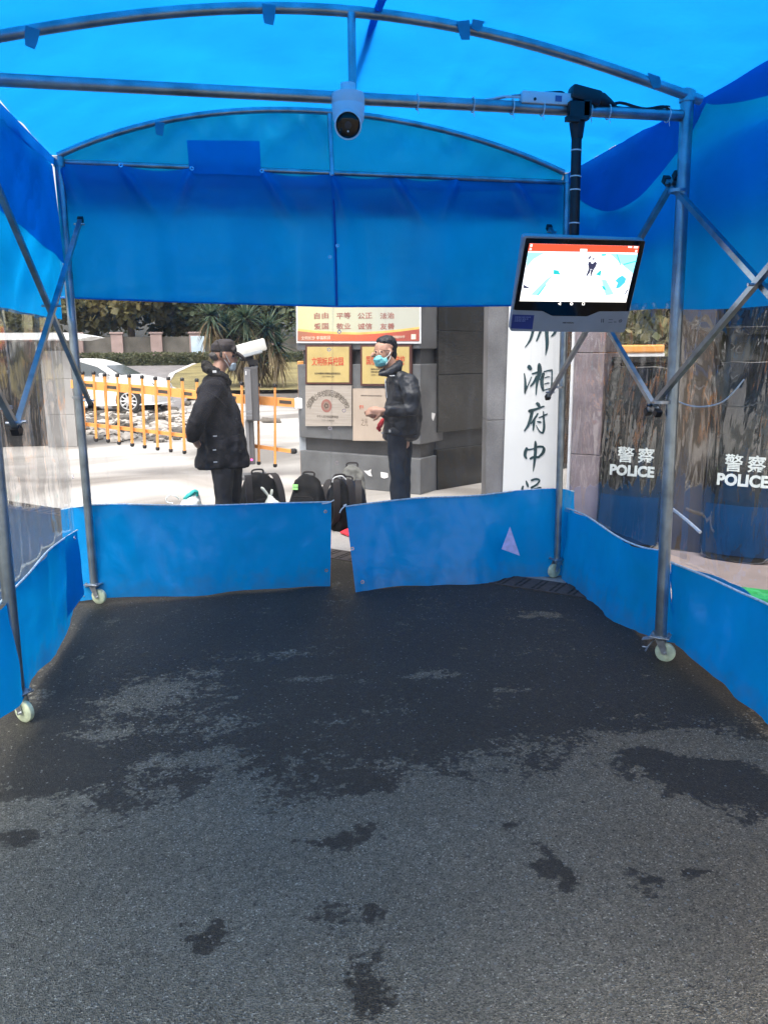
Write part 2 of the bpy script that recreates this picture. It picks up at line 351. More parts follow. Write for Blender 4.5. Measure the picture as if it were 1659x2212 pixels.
    l.new(mth('ADD', mth('MULTIPLY', sp.outputs['X'], .8), mth('MULTIPLY', nz(1.1, 3).outputs['Fac'], .9)), tn.inputs['Value']); l.new(tn.outputs[0], tint.inputs[0])
    c1 = n.new('ShaderNodeMix'); c1.data_type = 'RGBA'; c1.blend_type = 'MULTIPLY'; c1.inputs[0].default_value = 1
    l.new(cr.outputs[0], c1.inputs[6]); l.new(tint.outputs[2], c1.inputs[7])
    c2 = n.new('ShaderNodeMix'); c2.data_type = 'RGBA'; c2.blend_type = 'MULTIPLY'; c2.inputs[7].default_value = (.265, .25, .24, 1)
    l.new(wet, c2.inputs[0]); l.new(c1.outputs[2], c2.inputs[6])
    mo = n.new('ShaderNodeMapRange'); mo.inputs['From Min'].default_value = .3; mo.inputs['From Max'].default_value = .7; mo.inputs['To Min'].default_value = .72; mo.inputs['To Max'].default_value = 1.25
    l.new(mth('ADD', mth('MULTIPLY', nz(38, 6).outputs['Fac'], .55), mth('MULTIPLY', nz(2.0, 4).outputs['Fac'], .45)), mo.inputs['Value'])
    c3 = n.new('ShaderNodeMix'); c3.data_type = 'RGBA'; c3.blend_type = 'MULTIPLY'; c3.inputs[0].default_value = 1; l.new(c2.outputs[2], c3.inputs[6]); l.new(mo.outputs[0], c3.inputs[7])
    v2 = n.new('ShaderNodeTexVoronoi'); v2.inputs['Scale'].default_value = 85; l.new(P, v2.inputs['Vector']); s2 = n.new('ShaderNodeSeparateColor'); l.new(v2.outputs['Color'], s2.inputs[0])
    st = mth('MULTIPLY', mth('GREATER_THAN', s2.outputs[1], .965), mth('LESS_THAN', v2.outputs['Distance'], .38))
    c4 = n.new('ShaderNodeMix'); c4.data_type = 'RGBA'; c4.inputs[7].default_value = (.26, .26, .23, 1); l.new(mth('MULTIPLY', st, .8), c4.inputs[0]); l.new(c3.outputs[2], c4.inputs[6])
    pit = mth('MULTIPLY', mth('GREATER_THAN', s2.outputs[2], .86), mth('LESS_THAN', v2.outputs['Distance'], .45))
    c5 = n.new('ShaderNodeMix'); c5.data_type = 'RGBA'; c5.inputs[7].default_value = (.02, .02, .018, 1); l.new(mth('MULTIPLY', pit, .7), c5.inputs[0]); l.new(c4.outputs[2], c5.inputs[6])
    l.new(c5.outputs[2], b.inputs['Base Color'])
    rg = n.new('ShaderNodeMapRange'); rg.inputs['To Min'].default_value = .9; rg.inputs['To Max'].default_value = .5; l.new(wet, rg.inputs['Value']); l.new(rg.outputs[0], b.inputs['Roughness'])
    b.inputs['Specular IOR Level'].default_value = .35
    bp = n.new('ShaderNodeBump'); bp.inputs['Strength'].default_value = 1.0; bp.inputs['Distance'].default_value = .010
    l.new(mth('ADD', vo.outputs['Distance'], mth('MULTIPLY', gr.outputs['Fac'], .6)), bp.inputs['Height']); l.new(bp.outputs[0], b.inputs['Normal'])
    return m
def sheet(name, pts, z, m, sub=0):
    bm = B(); bm.faces.new([bm.verts.new((p[0], p[1], z)) for p in pts])
    o = obj(name, bm, m); tag(o, kind='structure'); return o
sheet('ground', [(-500, -500), (500, -500), (500, 900), (-500, 900)], 0.0, ground_mat())
dd = V(1.24, -1.1, 0).normalized(); dn = V(1.1, 1.24, 0).normalized()          # the gate line runs across the entrance at an angle
g0 = V(.62, 5.64, 0)
A0, A1 = g0-dd*12, g0+dd*14
ASPH = asphalt_mat()
sheet('asphalt_road', [(A0.x, A0.y), (-14, -8), (14, -8), (A1.x, A1.y)], .004, ASPH)
# slotted drain cover along the edge of the asphalt
M_drain = mat('drain_stone', (.06, .048, .042), .85, 0, .25, 20, .3, 80); M_slot = mat('drain_slot', (.02, .018, .016), .9)
bm = B(); bl = A0; s0 = -9.0
nd = [g0+dd*s0, g0+dd*6, g0+dd*6+dn*.24, g0+dd*s0+dn*.24]
slab(bm, [p+V(0, 0, .004) for p in nd], V(0, 0, 1), .004)
k = s0
while k < 6:
    for j in range(3):
        for q in range(2):
            c = g0+dd*(k+.05+q*.035)+dn*(.05+j*.07)+V(0, 0, .0095)
            box(bm, c, (.014, .055, .002), rot=Matrix((dd, dn, V(0, 0, 1))).transposed(), mi=1)
    k += .12
tag(obj('drain_cover', bm, [M_drain, M_slot]), kind='structure')
# the lane beyond the gate, its kerb, the lawn
M_lane = mat('lane_asphalt', (.16, .15, .15), .85, 0, .25, 2.0, .2, 60)
def slope_z(y): return max(0.0, (y-25)*.053)
def grid_sheet(name, left, right, ys, m, dz=.006, amp=0.0, nx=24):
    """strip of ground between two side lines x(y), following the rising land"""
    bm = B(); g = []
    for y in ys:
        a, b = left(y), right(y); g.append([bm.verts.new((a+(b-a)*i/nx, y, slope_z(y)+dz+amp*noise.noise(V((a+(b-a)*i/nx)*.5, y*.5, 3)))) for i in range(nx+1)])
    for A_, C_ in zip(g, g[1:]):
        for i in range(nx): bm.faces.new((A_[i], A_[i+1], C_[i+1], C_[i]))
    return tag(obj(name, bm, m, None, 'all'), kind='structure')
def interp(pts):
    def f(y):
        if y <= pts[0][1]: return pts[0][0]
        for (x0, y0), (x1, y1) in zip(pts, pts[1:]):
            if y <= y1: return x0+(x1-x0)*(y-y0)/(y1-y0)
        return pts[-1][0]
    return f
lawn_left = interp([(Y(394, 840, 29).x, 29), (Y(362, 826, 31).x, 31), (Y(378, 803, 37).x, 37), (Y(425, 788, 44).x, 44), (Y(430, 780, 60).x, 60)])
ys_ = [24+.9*i for i in range(40)]
grid_sheet('lane', lambda y: -40.0, lambda y: lawn_left(y)+.3, ys_, M_lane, .008)
M_lawn = mat('dry_lawn', (.17, .14, .055), .95, 0, .45, .9, .6, 30)
ys2 = [28.5+.8*i for i in range(40)]
grid_sheet('lawn', lawn_left, lambda y: 45.0, ys2, M_lawn, .13, .06, 40)
M_kerb = mat('kerb_stone', (.48, .45, .42), .8, 0, .15, 4)
bm = B(); ce = [V(lawn_left(y)-.1, y, slope_z(y)+.04) for y in [44-1.0*i for i in range(15)]]+[V(x, 28.9, .06) for x in (Y(394, 840, 29).x+1, 0, 6, 20)]
tube(bm, ce, .11, square=True); tag(obj('kerb', bm, M_kerb), kind='structure')

# ------------------------------------------------------------------ the tent
T = thing('canopy_tent', 'large blue retractable canopy tent on castors with clear side windows', 'tent', (.5, 4.9, 0))
XL, XR, YB, YM, YF, YE = -1.0, 1.97, 4.91, 3.39, 1.86, .34
AF, AR = (0.00885, -0.01501, -0.11201, 0.08547, 2.81383), (-0.00603, 0.02154, -0.14067, 0.09903, 2.87226)
def arch_z(x, y=3.39):
    """height of the bent roof tubes; the rear one bows a little higher"""
    x = min(max(x, XL), XR); k = min(max((y-YM)/(YB-YM), 0), 1); a = b = 0.0
    for c, d in zip(AF, AR): a = a*x+c; b = b*x+d
    return a*(1-k)+b*k
def arch_pts(y, n=28, dz=0.0): return [V(XL+(XR-XL)*i/n, y, arch_z(XL+(XR-XL)*i/n, y)+dz) for i in range(n+1)]
for y in (YB, YM, YF, YE):
    bm = B(); tube(bm, arch_pts(y), .021 if y != YB else .018, 12); obj('roof_arch', bm, M_steel, T, True)
posts = [(Y(128, 352, 4.91), Y(205, 1268, 4.91), .025), (Y(1226, 388, 4.91), Y(1203, 1218, 4.91), .022),
         (V(-.985, 3.31, 2.56), Y(40, 1494, 3.29), .027), (Y(1484, 210, 3.40), Y(1426, 1372, 3.40), .028), (V(-1.0, 1.86, 2.56), V(-.98, 1.86, .13), .027), (V(1.97, 1.86, 2.56), V(1.96, 1.86, .13), .027), (V(-1.0, YE, 2.56), V(-.98, YE, .13), .027), (V(1.97, YE, 2.56), V(1.96, YE, .13), .027)]
for a, b, r in posts:
    bm = B(); tube(bm, [a, b], r, 14); o = obj('post', bm, M_steel, T, True)
    bm = B(); tube(bm, [a+V(0, 0, -.02), a+V(0, 0, .03)], r+.006, 14); obj('post_socket', bm, M_steel, o, True)
def caster(p, rz, w=.028):
    """p: foot of the post; wheel hangs below"""
    ca, sa = math.cos(rz), math.sin(rz); f = V(ca, sa, 0); s = V(-sa, ca, 0)
    bm = B(); zt = .128
    box(bm, V(p.x, p.y, zt), (.095, .085, .006), rz, bev=.002)
    lathe(bm, [(.026, 0), (.03, .006), (.024, .014)], V(p.x, p.y, zt-.018))
    for k in (-1, 1): 
        c = V(p.x, p.y, 0)+s*k*.024
        slab(bm, [c+f*-.022+V(0, 0, zt-.012), c+f*.022+V(0, 0, zt-.012), c+f*.04+V(0, 0, .045), c+f*.014+V(0, 0, .043)], s, .003)
    for dx in (-.036, .036):
        for dy in (-.03, .03): lathe(bm, [(.007, 0), (.007, .009)], V(p.x, p.y, zt+.002)+f*dx+s*dy, seg=6)
    c = obj('caster', bm, M_zinc, T, True)
    cw = V(p.x, p.y, .049)+f*.027
    bm = B(); lathe(bm, [(.018, -w*.5), (.020, -w*.5), (.040, -w*.5), (.0475, -w*.32), (.049, 0), (.0475, w*.32), (.040, w*.5), (.018, w*.5)], cw, s, 24)
    obj('wheel', bm, M_nylon, c, True)
    bm = B(); tube(bm, [cw-s*.034, cw+s*.034], .006, 8); obj('axle', bm, M_zinc, c, True)
    bm = B(); slab(bm, [V(p.x, p.y, zt-.01)-f*.02-s*.025, V(p.x, p.y, zt-.01)-f*.02+s*.025, V(p.x, p.y, zt-.03)-f*.085+s*.02, V(p.x, p.y, zt-.03)-f*.085-s*.02], V(0, 0, 1), .004)
    tube(bm, [V(p.x, p.y, .10)-f*.03, V(p.x, p.y, .055)-f*.06+s*.01, V(p.x, p.y, .05)-f*.085+s*.022], .004, 6)
    tube(bm, [V(p.x, p.y, .055)-f*.06+s*.01, V(p.x, p.y, .05)-f*.062-s*.03], .004, 6)
    obj('brake_pedal', bm, M_zinc, c, True)
for (a, b, r), rz in zip(posts, (R(-25), R(200), R(-35), R(-38), 0, 0, 0, 0)): caster(b, rz)
# cross beams, king posts, ridge
beamL, beamR = Y(-330, 158, 3.36), Y(1470, 250, 3.40)
bm = B(); tube(bm, [V(XL+.02, 3.36, 2.515), beamR], .0235, 14); obj('cross_beam', bm, M_steel, T, True)
bm = B(); tube(bm, [Y(136, 350, 4.932), Y(1226, 394, 4.932)], .015, 12); obj('cross_beam', bm, M_steel, T, True)
for y in (YF, YE): bm = B(); tube(bm, [V(XL, y, 2.515), V(XR, y, 2.515)], .0235, 14); obj('cross_beam', bm, M_steel, T, True)
bm = B(); tube(bm, [Y(759, 28, 3.38), Y(762, 212, 3.38)], .0165, 12); obj('king_post', bm, M_steel, T, True)
bm = B(); tube(bm, [Y(712, 246, 4.90), Y(718, 378, 4.90)], .014, 12); obj('king_post', bm, M_steel, T, True)
bm = B(); tube(bm, [Y(738, 212, 4.86), Y(824, 2, 3.30), V(.60, 1.75, 2.815), V(.6, .3, 2.815)], .016, 10); obj('ridge_strap', bm, M_wall, T, True)
# scissor arms on both sides
def scissor(x, ya, yb, zlo=1.255, zhi=2.235, x2=None):
    x2 = x if x2 is None else x2
    for k, (za, zb) in enumerate(((zhi, zlo), (zlo, zhi))):
        e = .026*k
        bm = B(); p, q = V(x-e if x > 0 else x+e, ya, za), V(x2-e if x > 0 else x2+e, yb, zb); d = (q-p).normalized()
        tube(bm, [p-d*.05, q+d*.05], .0115, square=True, up=V(1, 0, 0)); 
        for s in (-1, 1):
            pass
        o = obj('scissor_arm', bm, M_steel, T)
        for c in (p, (p+q)/2, q):
            bm = B(); tube(bm, [c-V(.03, 0, 0), c+V(.03, 0, 0)], .006, 8); obj('pivot_bolt', bm, M_zinc, o, True)
        for c in (p-d*.055, q+d*.055):
            bm = B(); box(bm, c, (.03, .03, .03), rot=d.to_track_quat('Z', 'Y').to_matrix()); obj('end_cap', bm, M_black, o)
scissor(1.90, 3.47, 4.84); scissor(1.90, 3.47, 2.06); scissor(1.90, 1.92, .4); scissor(-.93, 1.92, .4)
scissor(-.93, 3.30, 4.85); scissor(-.93, 3.24, 1.95)
# sliding collars on the posts
for u, v, y, r in ((1428, 868, 3.40, .034), (1205, 836, 4.90, .03), (170, 858, 4.90, .032), (5, 880, 3.30, .034), (1462, 412, 3.40, .034)):
    c = Y(u, v, y); bm = B(); ring(bm, c+V(0, 0, -.008), V(0, 0, 1), r+.004, r-.006, .014, 20); obj('collar', bm, M_zinc, T, True)

# roof skin: shape follows the arches, dips a little between them
ZE = 2.575
bm = B(); nu, nv = 96, 130; g = []
Yv0, Yv1 = .28, 4.955
for i in range(nu+1):
    g.append([]); x = XL-.045+(XR-XL+.09)*i/nu
    for j in range(nv+1):
        y = Yv0+(Yv1-Yv0)*j/nv; s = 0
        for a, b in ((YE, YF), (YF, YM), (YM, YB)):
            if a < y < b: t = (y-a)/(b-a); s = math.sin(math.pi*t)
        z = arch_z(x, y)+.024-.022*s*(1-abs((x-.485)/1.55)**3)
        edge = max(0, abs((x-.485)/1.5)-.55)/.45
        z += .012*s*noise.noise(V(x*2.2, y*2.2, 1.0))+.02*edge*s*noise.noise(V((x+y)*4.5, (x-y)*1.2, 5.0))
        for xc, k, am in ((1.02, .06, .012), (1.22, -.05, .010), (1.16, .0, .006), (-.2, .12, .008), (-.62, -.2, .01)):
            z += am*s*math.exp(-((x-xc-k*(y-4)-.03*noise.noise(V(y*1.5, xc, 0)))/.022)**2)
        if abs(x-.485) > 1.49: z -= .012
        g[i].append(bm.verts.new((x, y, z)))
for i in range(nu):
    for j in range(nv): bm.faces.new((g[i][j], g[i+1][j], g[i+1][j+1], g[i][j+1]))
roof = obj('roof_cover', bm, M_roof, T, 'all')
# side walls of blue tarp down to the windows
def bay_t(y):
    for a, b in ((YE, YF), (YF, YM), (YM, YB)):
        if a <= y <= b: return math.sin(math.pi*(y-a)/(b-a))
    return 0.0
def side_disp(seed, amp=.04):
    def f(s, t, p):
        st = bay_t(p.y); d = fold(p.y, 3.0, seed, t*.8)*amp*(.25+t)+.02*st*math.sin(math.pi*t)
        d += .040*noise.noise(V((p.y+p.z*1.1)*3.2, seed, 2))*(1-t)*st + .034*noise.noise(V((p.y-p.z*1.3)*3.0, seed, 7))*st+.012*noise.noise(V(p.y*7, p.z*5, seed))*t
        return d
    return f
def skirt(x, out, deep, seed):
    """cloth swag below the eave, added to imitate the brightly lit wall top"""
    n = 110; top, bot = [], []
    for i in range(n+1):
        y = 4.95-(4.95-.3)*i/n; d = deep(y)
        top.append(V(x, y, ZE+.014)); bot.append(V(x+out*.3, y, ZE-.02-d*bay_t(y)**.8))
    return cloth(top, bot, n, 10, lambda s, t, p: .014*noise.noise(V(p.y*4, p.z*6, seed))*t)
for x, sg_, seed, btm in ((XR+.045, 1, 3.3, [V(2.03, 4.95, 1.74), V(2.04, 3.9, 1.72), V(2.02, 2.88, 1.675), V(2.03, .3, 1.69)]), (XL-.045, -1, 9.1, [X(128, 690, -1.06), X(60, 676, -1.05), X(0, 664, -1.05), V(-1.05, 1.8, 1.73), V(-1.05, .3, 1.73)])):
    bm = cloth([V(x, 4.95, ZE+.005), V(x, .3, ZE+.005)], btm, 140, 30, side_disp(seed)); obj('side_valance', bm, M_wall, T, 'all')
    bm = skirt(x-sg_*.03, sg_*.02, (lambda y: .30 if y > YM else .12) if sg_ > 0 else (lambda y: .03), seed); obj('lit_swag', bm, M_litswag, T, 'all')  # swag stands for the lit upper strip of the wall
# second layer of the side cover hanging from the eave
bm = cloth([V(XR+.10, 4.96, 2.40), V(XR+.10, 4.2, 2.28), V(XR+.10, 3.4, 2.40), V(XR+.10, 2.6, 2.40), V(XR+.10, .3, 2.42)], [V(2.11, 4.96, 2.0), V(2.12, 3.4, 2.05), V(2.12, .3, 2.05)], 60, 10, lambda s, t, p: .02*fold(p.y, 3, 2, t))
obj('eave_flap', bm, M_wall, T, 'all')
bm = cloth([V(XL-.03, .3, 2.55), V(XL-.03, 4.9, 2.55)], [V(-1.02, .3, 2.2), V(-1.02, 3.4, 2.14), V(-1.0, 4.85, 2.02)], 60, 10, lambda s, t, p: .02*fold(p.y, 4, 6, t)*t)
obj('eave_flap', bm, M_wall, T, 'all')
# rear gable and end valance
bm = B(); rows = 10; gg = []
for i in range(121):
    x = XL+(XR-XL)*i/120; zt = arch_z(x, 4.95)+.016; zb = 2.49; gg.append([])
    for j in range(rows+1):
        t = j/rows; k = math.sin(math.pi*min(1, t*1.3+.1))
        d = .06*noise.noise(V(x*7+t*1.5, 1, t))*(1-t)+.05*noise.noise(V(x*13-t*2.5, 5, 1))*(1-t)**2+.04*noise.noise(V(x*3, t*2, 4))
        gg[i].append(bm.verts.new((x, 4.95+d*k, zt+(zb-zt)*t)))
for i in range(120):
    for j in range(rows): bm.faces.new((gg[i][j], gg[i+1][j], gg[i+1][j+1], gg[i][j+1]))
obj('gable', bm, M_gable, T, 'all')
bm = B(); gg = []  # unseen front gable, added to hold back sky light
for i in range(41):
    x = XL+(XR-XL)*i/40; gg.append([bm.verts.new((x, .29, arch_z(x)+.016)), bm.verts.new((x, .29, 2.5))])
for a_, b_ in zip(gg, gg[1:]): bm.faces.new((a_[0], b_[0], b_[1], a_[1]))
obj('gable', bm, M_gable, T, 'all')
obj('end_valance', cloth([V(XL, .30, 2.52), V(XR, .30, 2.52)], [V(XL, .30, 1.84), V(XR, .30, 1.82)], 60, 16, lambda s, t, p: .05*fold(p.x, 3, 8, t)*t), M_wall, T, 'all')  # unseen front valance, added to keep sky light off the frame
def val_disp(seed, xs):
    def f(s, t, p):
        d = .085*fold(p.x, 2.8, seed, t*.3)*(.10+t*.9)+.030*fold(p.x, 8, seed+4, t*1.0)*t+.010*noise.noise(V(p.x*9, p.z*16, seed))*(t**4)
        for k, (x0, sl) in enumerate(xs): d -= .05*math.exp(-((p.x-x0-sl*t)/(.022+.10*t))**2)*math.exp(-(t/.26)**2)*min(1, t*14)
        return d
    return f
def swag(us, yy):
    pts = []
    for a, b in zip(us, us[1:]):
        k = 13 if (b-a) > 130 else 6
        for i in range(13):
            t = i/13; pts.append(Y(a+(b-a)*t, 349+(a+(b-a)*t-140)*.0385+k*math.sin(math.pi*t)**.75, yy))
    return pts+[Y(us[-1], 349+(us[-1]-140)*.0385, yy)]
uL, uR = [132, 262, 415, 566, 716], [714, 850, 985, 1110, 1236]
vb = [Y(122, 641, 4.95), Y(420, 652, 4.95), Y(727, 661, 4.95)]
ex_ = lambda us, yy: [(Y(u, 370, yy).x, sl) for u, sl in zip(us, (.25, .55, -.3, .5, .45))]
va = obj('end_valance', cloth(swag(uL, 4.925), vb, 130, 40, val_disp(1.7, ex_(uL, 4.925))), M_wall, T, 'all')
vb_ = obj('end_valance', cloth(swag(uR, 4.94), [Y(723, 661, 4.965), Y(1010, 660, 4.965), Y(1236, 657, 4.965)], 130, 40, val_disp(6.2, ex_(uR, 4.94))), M_wall, T, 'all')
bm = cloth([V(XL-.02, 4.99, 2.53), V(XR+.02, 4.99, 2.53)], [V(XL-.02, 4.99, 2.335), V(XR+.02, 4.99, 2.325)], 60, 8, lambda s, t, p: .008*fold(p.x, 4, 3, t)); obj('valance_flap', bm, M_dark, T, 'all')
for u, v in ((262, 357), (415, 364), (566, 369), (716, 375)):
    bm = B(); ring(bm, Y(u, v, 4.90), V(0, -1, 0), .012, .006, .003); obj('eyelet', bm, M_eye, va, True)
bm = cloth([Y(404, 303, 4.915), Y(561, 304, 4.915)], [Y(410, 374, 4.9), Y(565, 380, 4.9)], 12, 8, lambda s, t, p: .008*fold(p.x, 6, 3, t)); obj('patch', bm, M_wall, T, 'all')
# hem seam down the middle of the valance
bm = B(); tube(bm, polyline([Y(719, 386, 4.925), Y(725, 520, 4.93), Y(728, 660, 4.94)], 8), .006, 6); obj('seam', bm, mat('seam_blue', (.002, .07, .3), .7), va, True)
bm = B(); tube(bm, polyline([Y(122, 642, 4.945), Y(420, 653, 4.945), Y(727, 662, 4.945)], 20), .006, 6); obj('hem', bm, M_wall, va, True)
bm = B(); tube(bm, polyline([Y(724, 662, 4.96), Y(1010, 661, 4.96), Y(1236, 658, 4.96)], 20), .006, 6); obj('hem', bm, M_wall, vb_, True)
for u, v in ((729, 531), (713, 555)):
    bm = B(); ring(bm, Y(u, v, 4.90), V(0, -1, 0), .011, .005, .003); obj('eyelet', bm, M_eye, va, True)
# tie straps wrapped round the arches
for u, v, y, a in ((68, 88, 3.36, .25), (581, 38, 3.36, .05), (1003, 72, 3.36, -.15), (1030, 52, 3.35, .35), (1415, 178, 3.37, -.3), (345, 283, 4.88, .12)):
    c = Y(u, v, y); bm = B(); slab(bm, [c+Matrix.Rotation(a, 3, 'Y') @ V(x_, 0, z_) for x_, z_ in ((-.026, .045), (.026, .045), (.023, .0), (.017, -.026), (-.016, -.022), (-.022, .0))], V(0, -1, .15), .003); obj('tie_strap', bm, M_tape, T)
# lower skirt panels
def panel(name, top, bot, seed, amp=.018, nu=90, nv=26, extra=None, m=None):
    dx = {}
    def f(s, t, p):
        q = p.x+p.y
        d = 1.6*amp*fold(q, 2.6, seed, t*.6)+.9*amp*fold(q+p.z*.3*math.sin(seed), 5, seed+3, t*.5)+.3*amp*noise.noise(V(q*14, t*4, seed))
        if extra: d += extra(s, t)
        return d
    return obj(name, cloth(top, bot, nu, nv, f), m or M_panel, T, 'all')
def hem(pts, par, r=.005): 
    bm = B(); tube(bm, polyline(pts, 40), r, 6); obj('hem', bm, M_hem, par, True)
lt = [Y(133, 1101, 4.96), Y(190, 1092, 4.955), Y(260, 1089, 4.95), Y(420, 1092, 4.95), Y(600, 1087, 4.945), Y(716, 1084, 4.94)]
lb = [Y(150, 1300, 4.95), Y(240, 1292, 4.90), Y(420, 1286, 4.93), Y(550, 1272, 4.98), Y(713, 1265, 5.0)]
p1 = panel('skirt_panel', lt, lb, 2.2, .026); hem(lt, p1)
for u, v in ((703, 1105), (705, 1232)):
    bm = B(); ring(bm, Y(u, v, 4.92), V(0, -1, 0), .011, .005, .003); obj('eyelet', bm, M_eye, p1, True)
rt = [Y(747, 1094, 4.93), Y(800, 1087, 4.935), Y(900, 1076, 4.95), Y(1020, 1071, 4.955), Y(1120, 1060, 4.96), Y(1200, 1056, 4.97), Y(1240, 1062, 4.98)]
rb = [Y(769, 1281, 4.80), Y(860, 1266, 4.88), Y(960, 1266, 4.86), Y(1020, 1263, 4.84), Y(1110, 1252, 4.92), Y(1200, 1246, 4.95), Y(1236, 1240, 4.98)]
p2 = panel('skirt_panel', rt, rb, 7.4, .032); hem(rt, p2)
for u, v in ((761, 1185), (783, 1257)):
    bm = B(); ring(bm, Y(u, v, 4.83), V(0, -1, .1), .012, .006, .003); obj('eyelet', bm, M_eye, p2, True)
bm = B(); slab(bm, [Y(1101, 1138, 4.87), Y(1083, 1186, 4.86), Y(1122, 1200, 4.85)], V(0, -1, 0), .003); tag(obj('lilac_triangle', bm, mat('pale_lilac', (.48, .47, .78), .7, 0, .15, 30), p2), 'pale lilac triangular patch')  # pale lilac triangle laid on the panel
ll = [V(-1.04, .3, .52), V(-1.04, 2.0, .52), X(-160, 1470, -1.04), X(0, 1303, -1.04), X(62, 1240, -1.05), X(110, 1185, -1.05), X(168, 1145, -1.04)]
lb2 = [V(-.99, .3, .08), V(-.99, 1.9, .07), X(-170, 1740, -.99), X(0, 1552, -1.0), X(70, 1475, -1.02), X(120, 1410, -1.03), X(160, 1330, -1.03), X(182, 1282, -1.02)]
p3 = panel('skirt_panel', ll, lb2, 4.1, .03); hem(ll, p3)
fl_t = [X(142, 1160, -1.01), X(168, 1146, -1.02)]; fl_b = [X(146, 1335, -1.0), X(183, 1284, -1.0)]
o = obj('folded_edge', cloth(fl_t, fl_b, 8, 16, lambda s, t, p: .006*fold(p.z, 7, 2)), M_panel, p3, 'all')
bm = B(); ring(bm, X(162, 1162, -.99), V(1, -.3, 0), .011, .005, .003); obj('eyelet', bm, M_eye, p3, True)
rl = [X(1216, 1096, 2.09), X(1262, 1112, 2.06), X(1330, 1157, 2.05), X(1380, 1180, 2.04), X(1442, 1192, 2.03)]
rb2 = [X(1212, 1272, 2.07), X(1232, 1292, 2.03), X(1280, 1325, 1.99), X(1370, 1365, 2.0), X(1450, 1392, 2.01)]
p4 = panel('skirt_panel', rl, rb2, 8.8, .042); hem(rl, p4)
bm = B(); ring(bm, X(1224, 1262, 2.0), V(-1, -.3, 0), .012, .006, .003); obj('eyelet', bm, M_eye, p4, True)
rl2 = [X(1440, 1212, 2.03), X(1520, 1243, 2.04), X(1600, 1280, 2.04), X(1700, 1325, 2.03), V(2.02, 1.4, .5), V(2.02, .3, .5)]
rb3 = [X(1445, 1392, 2.0), X(1540, 1462, 2.0), X(1659, 1556, 2.0), V(2.0, 1.5, .03), V(2.0, .3, .03)]
p5 = panel('skirt_panel', rl2, rb3, 5.5, .045); hem(rl2, p5)
# clear windows between valance and skirt
def win(top, bot, m, seed, amp, nu=60, nv=40, fr=3.0, grom=()):
    f = lambda s, t, p: amp*fold(p.x+p.y, fr, seed, t*.7)+.35*amp*fold(p.x+p.y+.25*p.z, fr*4, seed+2, t)
    o = obj('clear_window', cloth(top, bot, nu, nv, f), m, T, 'all')
    for c, n in grom:
        bm = B(); ring(bm, c, n, .012, .007, .003); obj('eyelet', bm, M_eye, o, True)
    return o
nb = V(0, -1, 0)
win([Y(120, 640, 4.96), Y(722, 659, 4.96)], [Y(160, 1108, 4.96), Y(716, 1092, 4.96)], M_film, 1.2, .012, grom=[(Y(711, 755, 4.93), nb), (Y(713, 925, 4.93), nb)])
win([Y(718, 659, 4.975), Y(1232, 657, 4.975)], [Y(712, 1092, 4.97), Y(1232, 1064, 4.97)], M_film, 3.4, .014, grom=[(Y(733, 717, 4.93), nb), (Y(743, 887, 4.93), nb), (Y(728, 1000, 4.93), nb)])
win([V(-1.06, .3, 1.75), X(0, 660, -1.07), X(130, 688, -1.07)], [V(-1.07, .3, .5), X(0, 1310, -1.07), X(160, 1152, -1.07)], M_filmL, 5.1, .02, 80, 40, 6, [(X(144, 762, -1.05), V(1, 0, 0)), (X(158, 1030, -1.05), V(1, 0, 0))])
win([V(2.06, 4.96, 1.78), V(2.06, 3.42, 1.74)], [V(2.06, 4.96, .46), V(2.06, 3.42, .5)], M_filmR, 2.6, .03, 70, 50, 4.5)
win([V(2.075, 3.46, 1.74), V(2.06, .3, 1.72)], [V(2.07, 3.46, .48), V(2.06, .3, .46)], M_filmR, 7.9, .03, 70, 50, 4.0)
# loose white cords
def cord(pts, r=.004, nm='tie_cord', n=24):
    bm = B(); tube(bm, polyline(pts, n), r, 6); return obj(nm, bm, M_rope, T, True)
cord([Y(742, 1092, 4.92), Y(748, 1090, 4.91), Y(738, 1100, 4.90), Y(734, 1108, 4.90)])
cord([X(1436, 835, 1.97), X(1452, 860, 1.96), X(1500, 878, 1.95), X(1560, 868, 1.95), X(1606, 820, 1.97)], .003)
cord([X(1452, 1100, 2.02), X(1480, 1122, 2.01), X(1512, 1150, 2.02)], .008)
cord([Y(696, 1088, 4.93), Y(710, 1086, 4.92), Y(722, 1080, 4.92)])

# ------------------------------------------------------------------ equipment hanging in the tent
def CR(x0, y0, s): return lambda cx, cy: ((x0+cx/s)/1.22363, (y0+cy/s)/1.22363)     # enlarged detail -> photo point
# surveillance camera under the beam
t = thing('surveillance_camera', 'white surveillance camera hanging under the middle of the tent cross beam', 'camera', Y(752, 225, 3.34))
c = Y(752, 208, 3.35)
bm = B(); lathe(bm, [(.030, .045), (.032, .01), (.064, .008), (.066, -.028), (.0645, -.031), (.0645, -.035), (.066, -.038), (.062, -.085), (.052, -.105), (.02, -.118)], c, seg=32); obj('housing', bm, M_white, t, True)
hc = Y(752, 268, 3.32); ha = (EYE+V(0, 0, -.35)-hc).normalized()
bm = B(); lathe(bm, [(.02, -.07), (.045, -.055), (.054, -.02), (.054, .035), (.0525, .045), (.048, .046), (.047, .03)], hc, ha, 32); hd = obj('camera_head', bm, M_white, t, True)
bm = B(); lathe(bm, [(.047, .034), (.03, .040), (.001, .039)], hc, ha, 32); obj('lens_window', bm, M_lens, hd, True)
bm = B(); lathe(bm, [(.014, .0), (.014, .003), (.009, .0035)], hc+ha*.0385, ha, 16); obj('lens', bm, mat('lens_ring', (.03, .03, .035), .25), hd, True)
bm = B(); lathe(bm, [(.0035, .0), (.0035, .003)], hc+ha*.0385-uu*.024, ha, 8); obj('indicator', bm, M_white, hd, True)
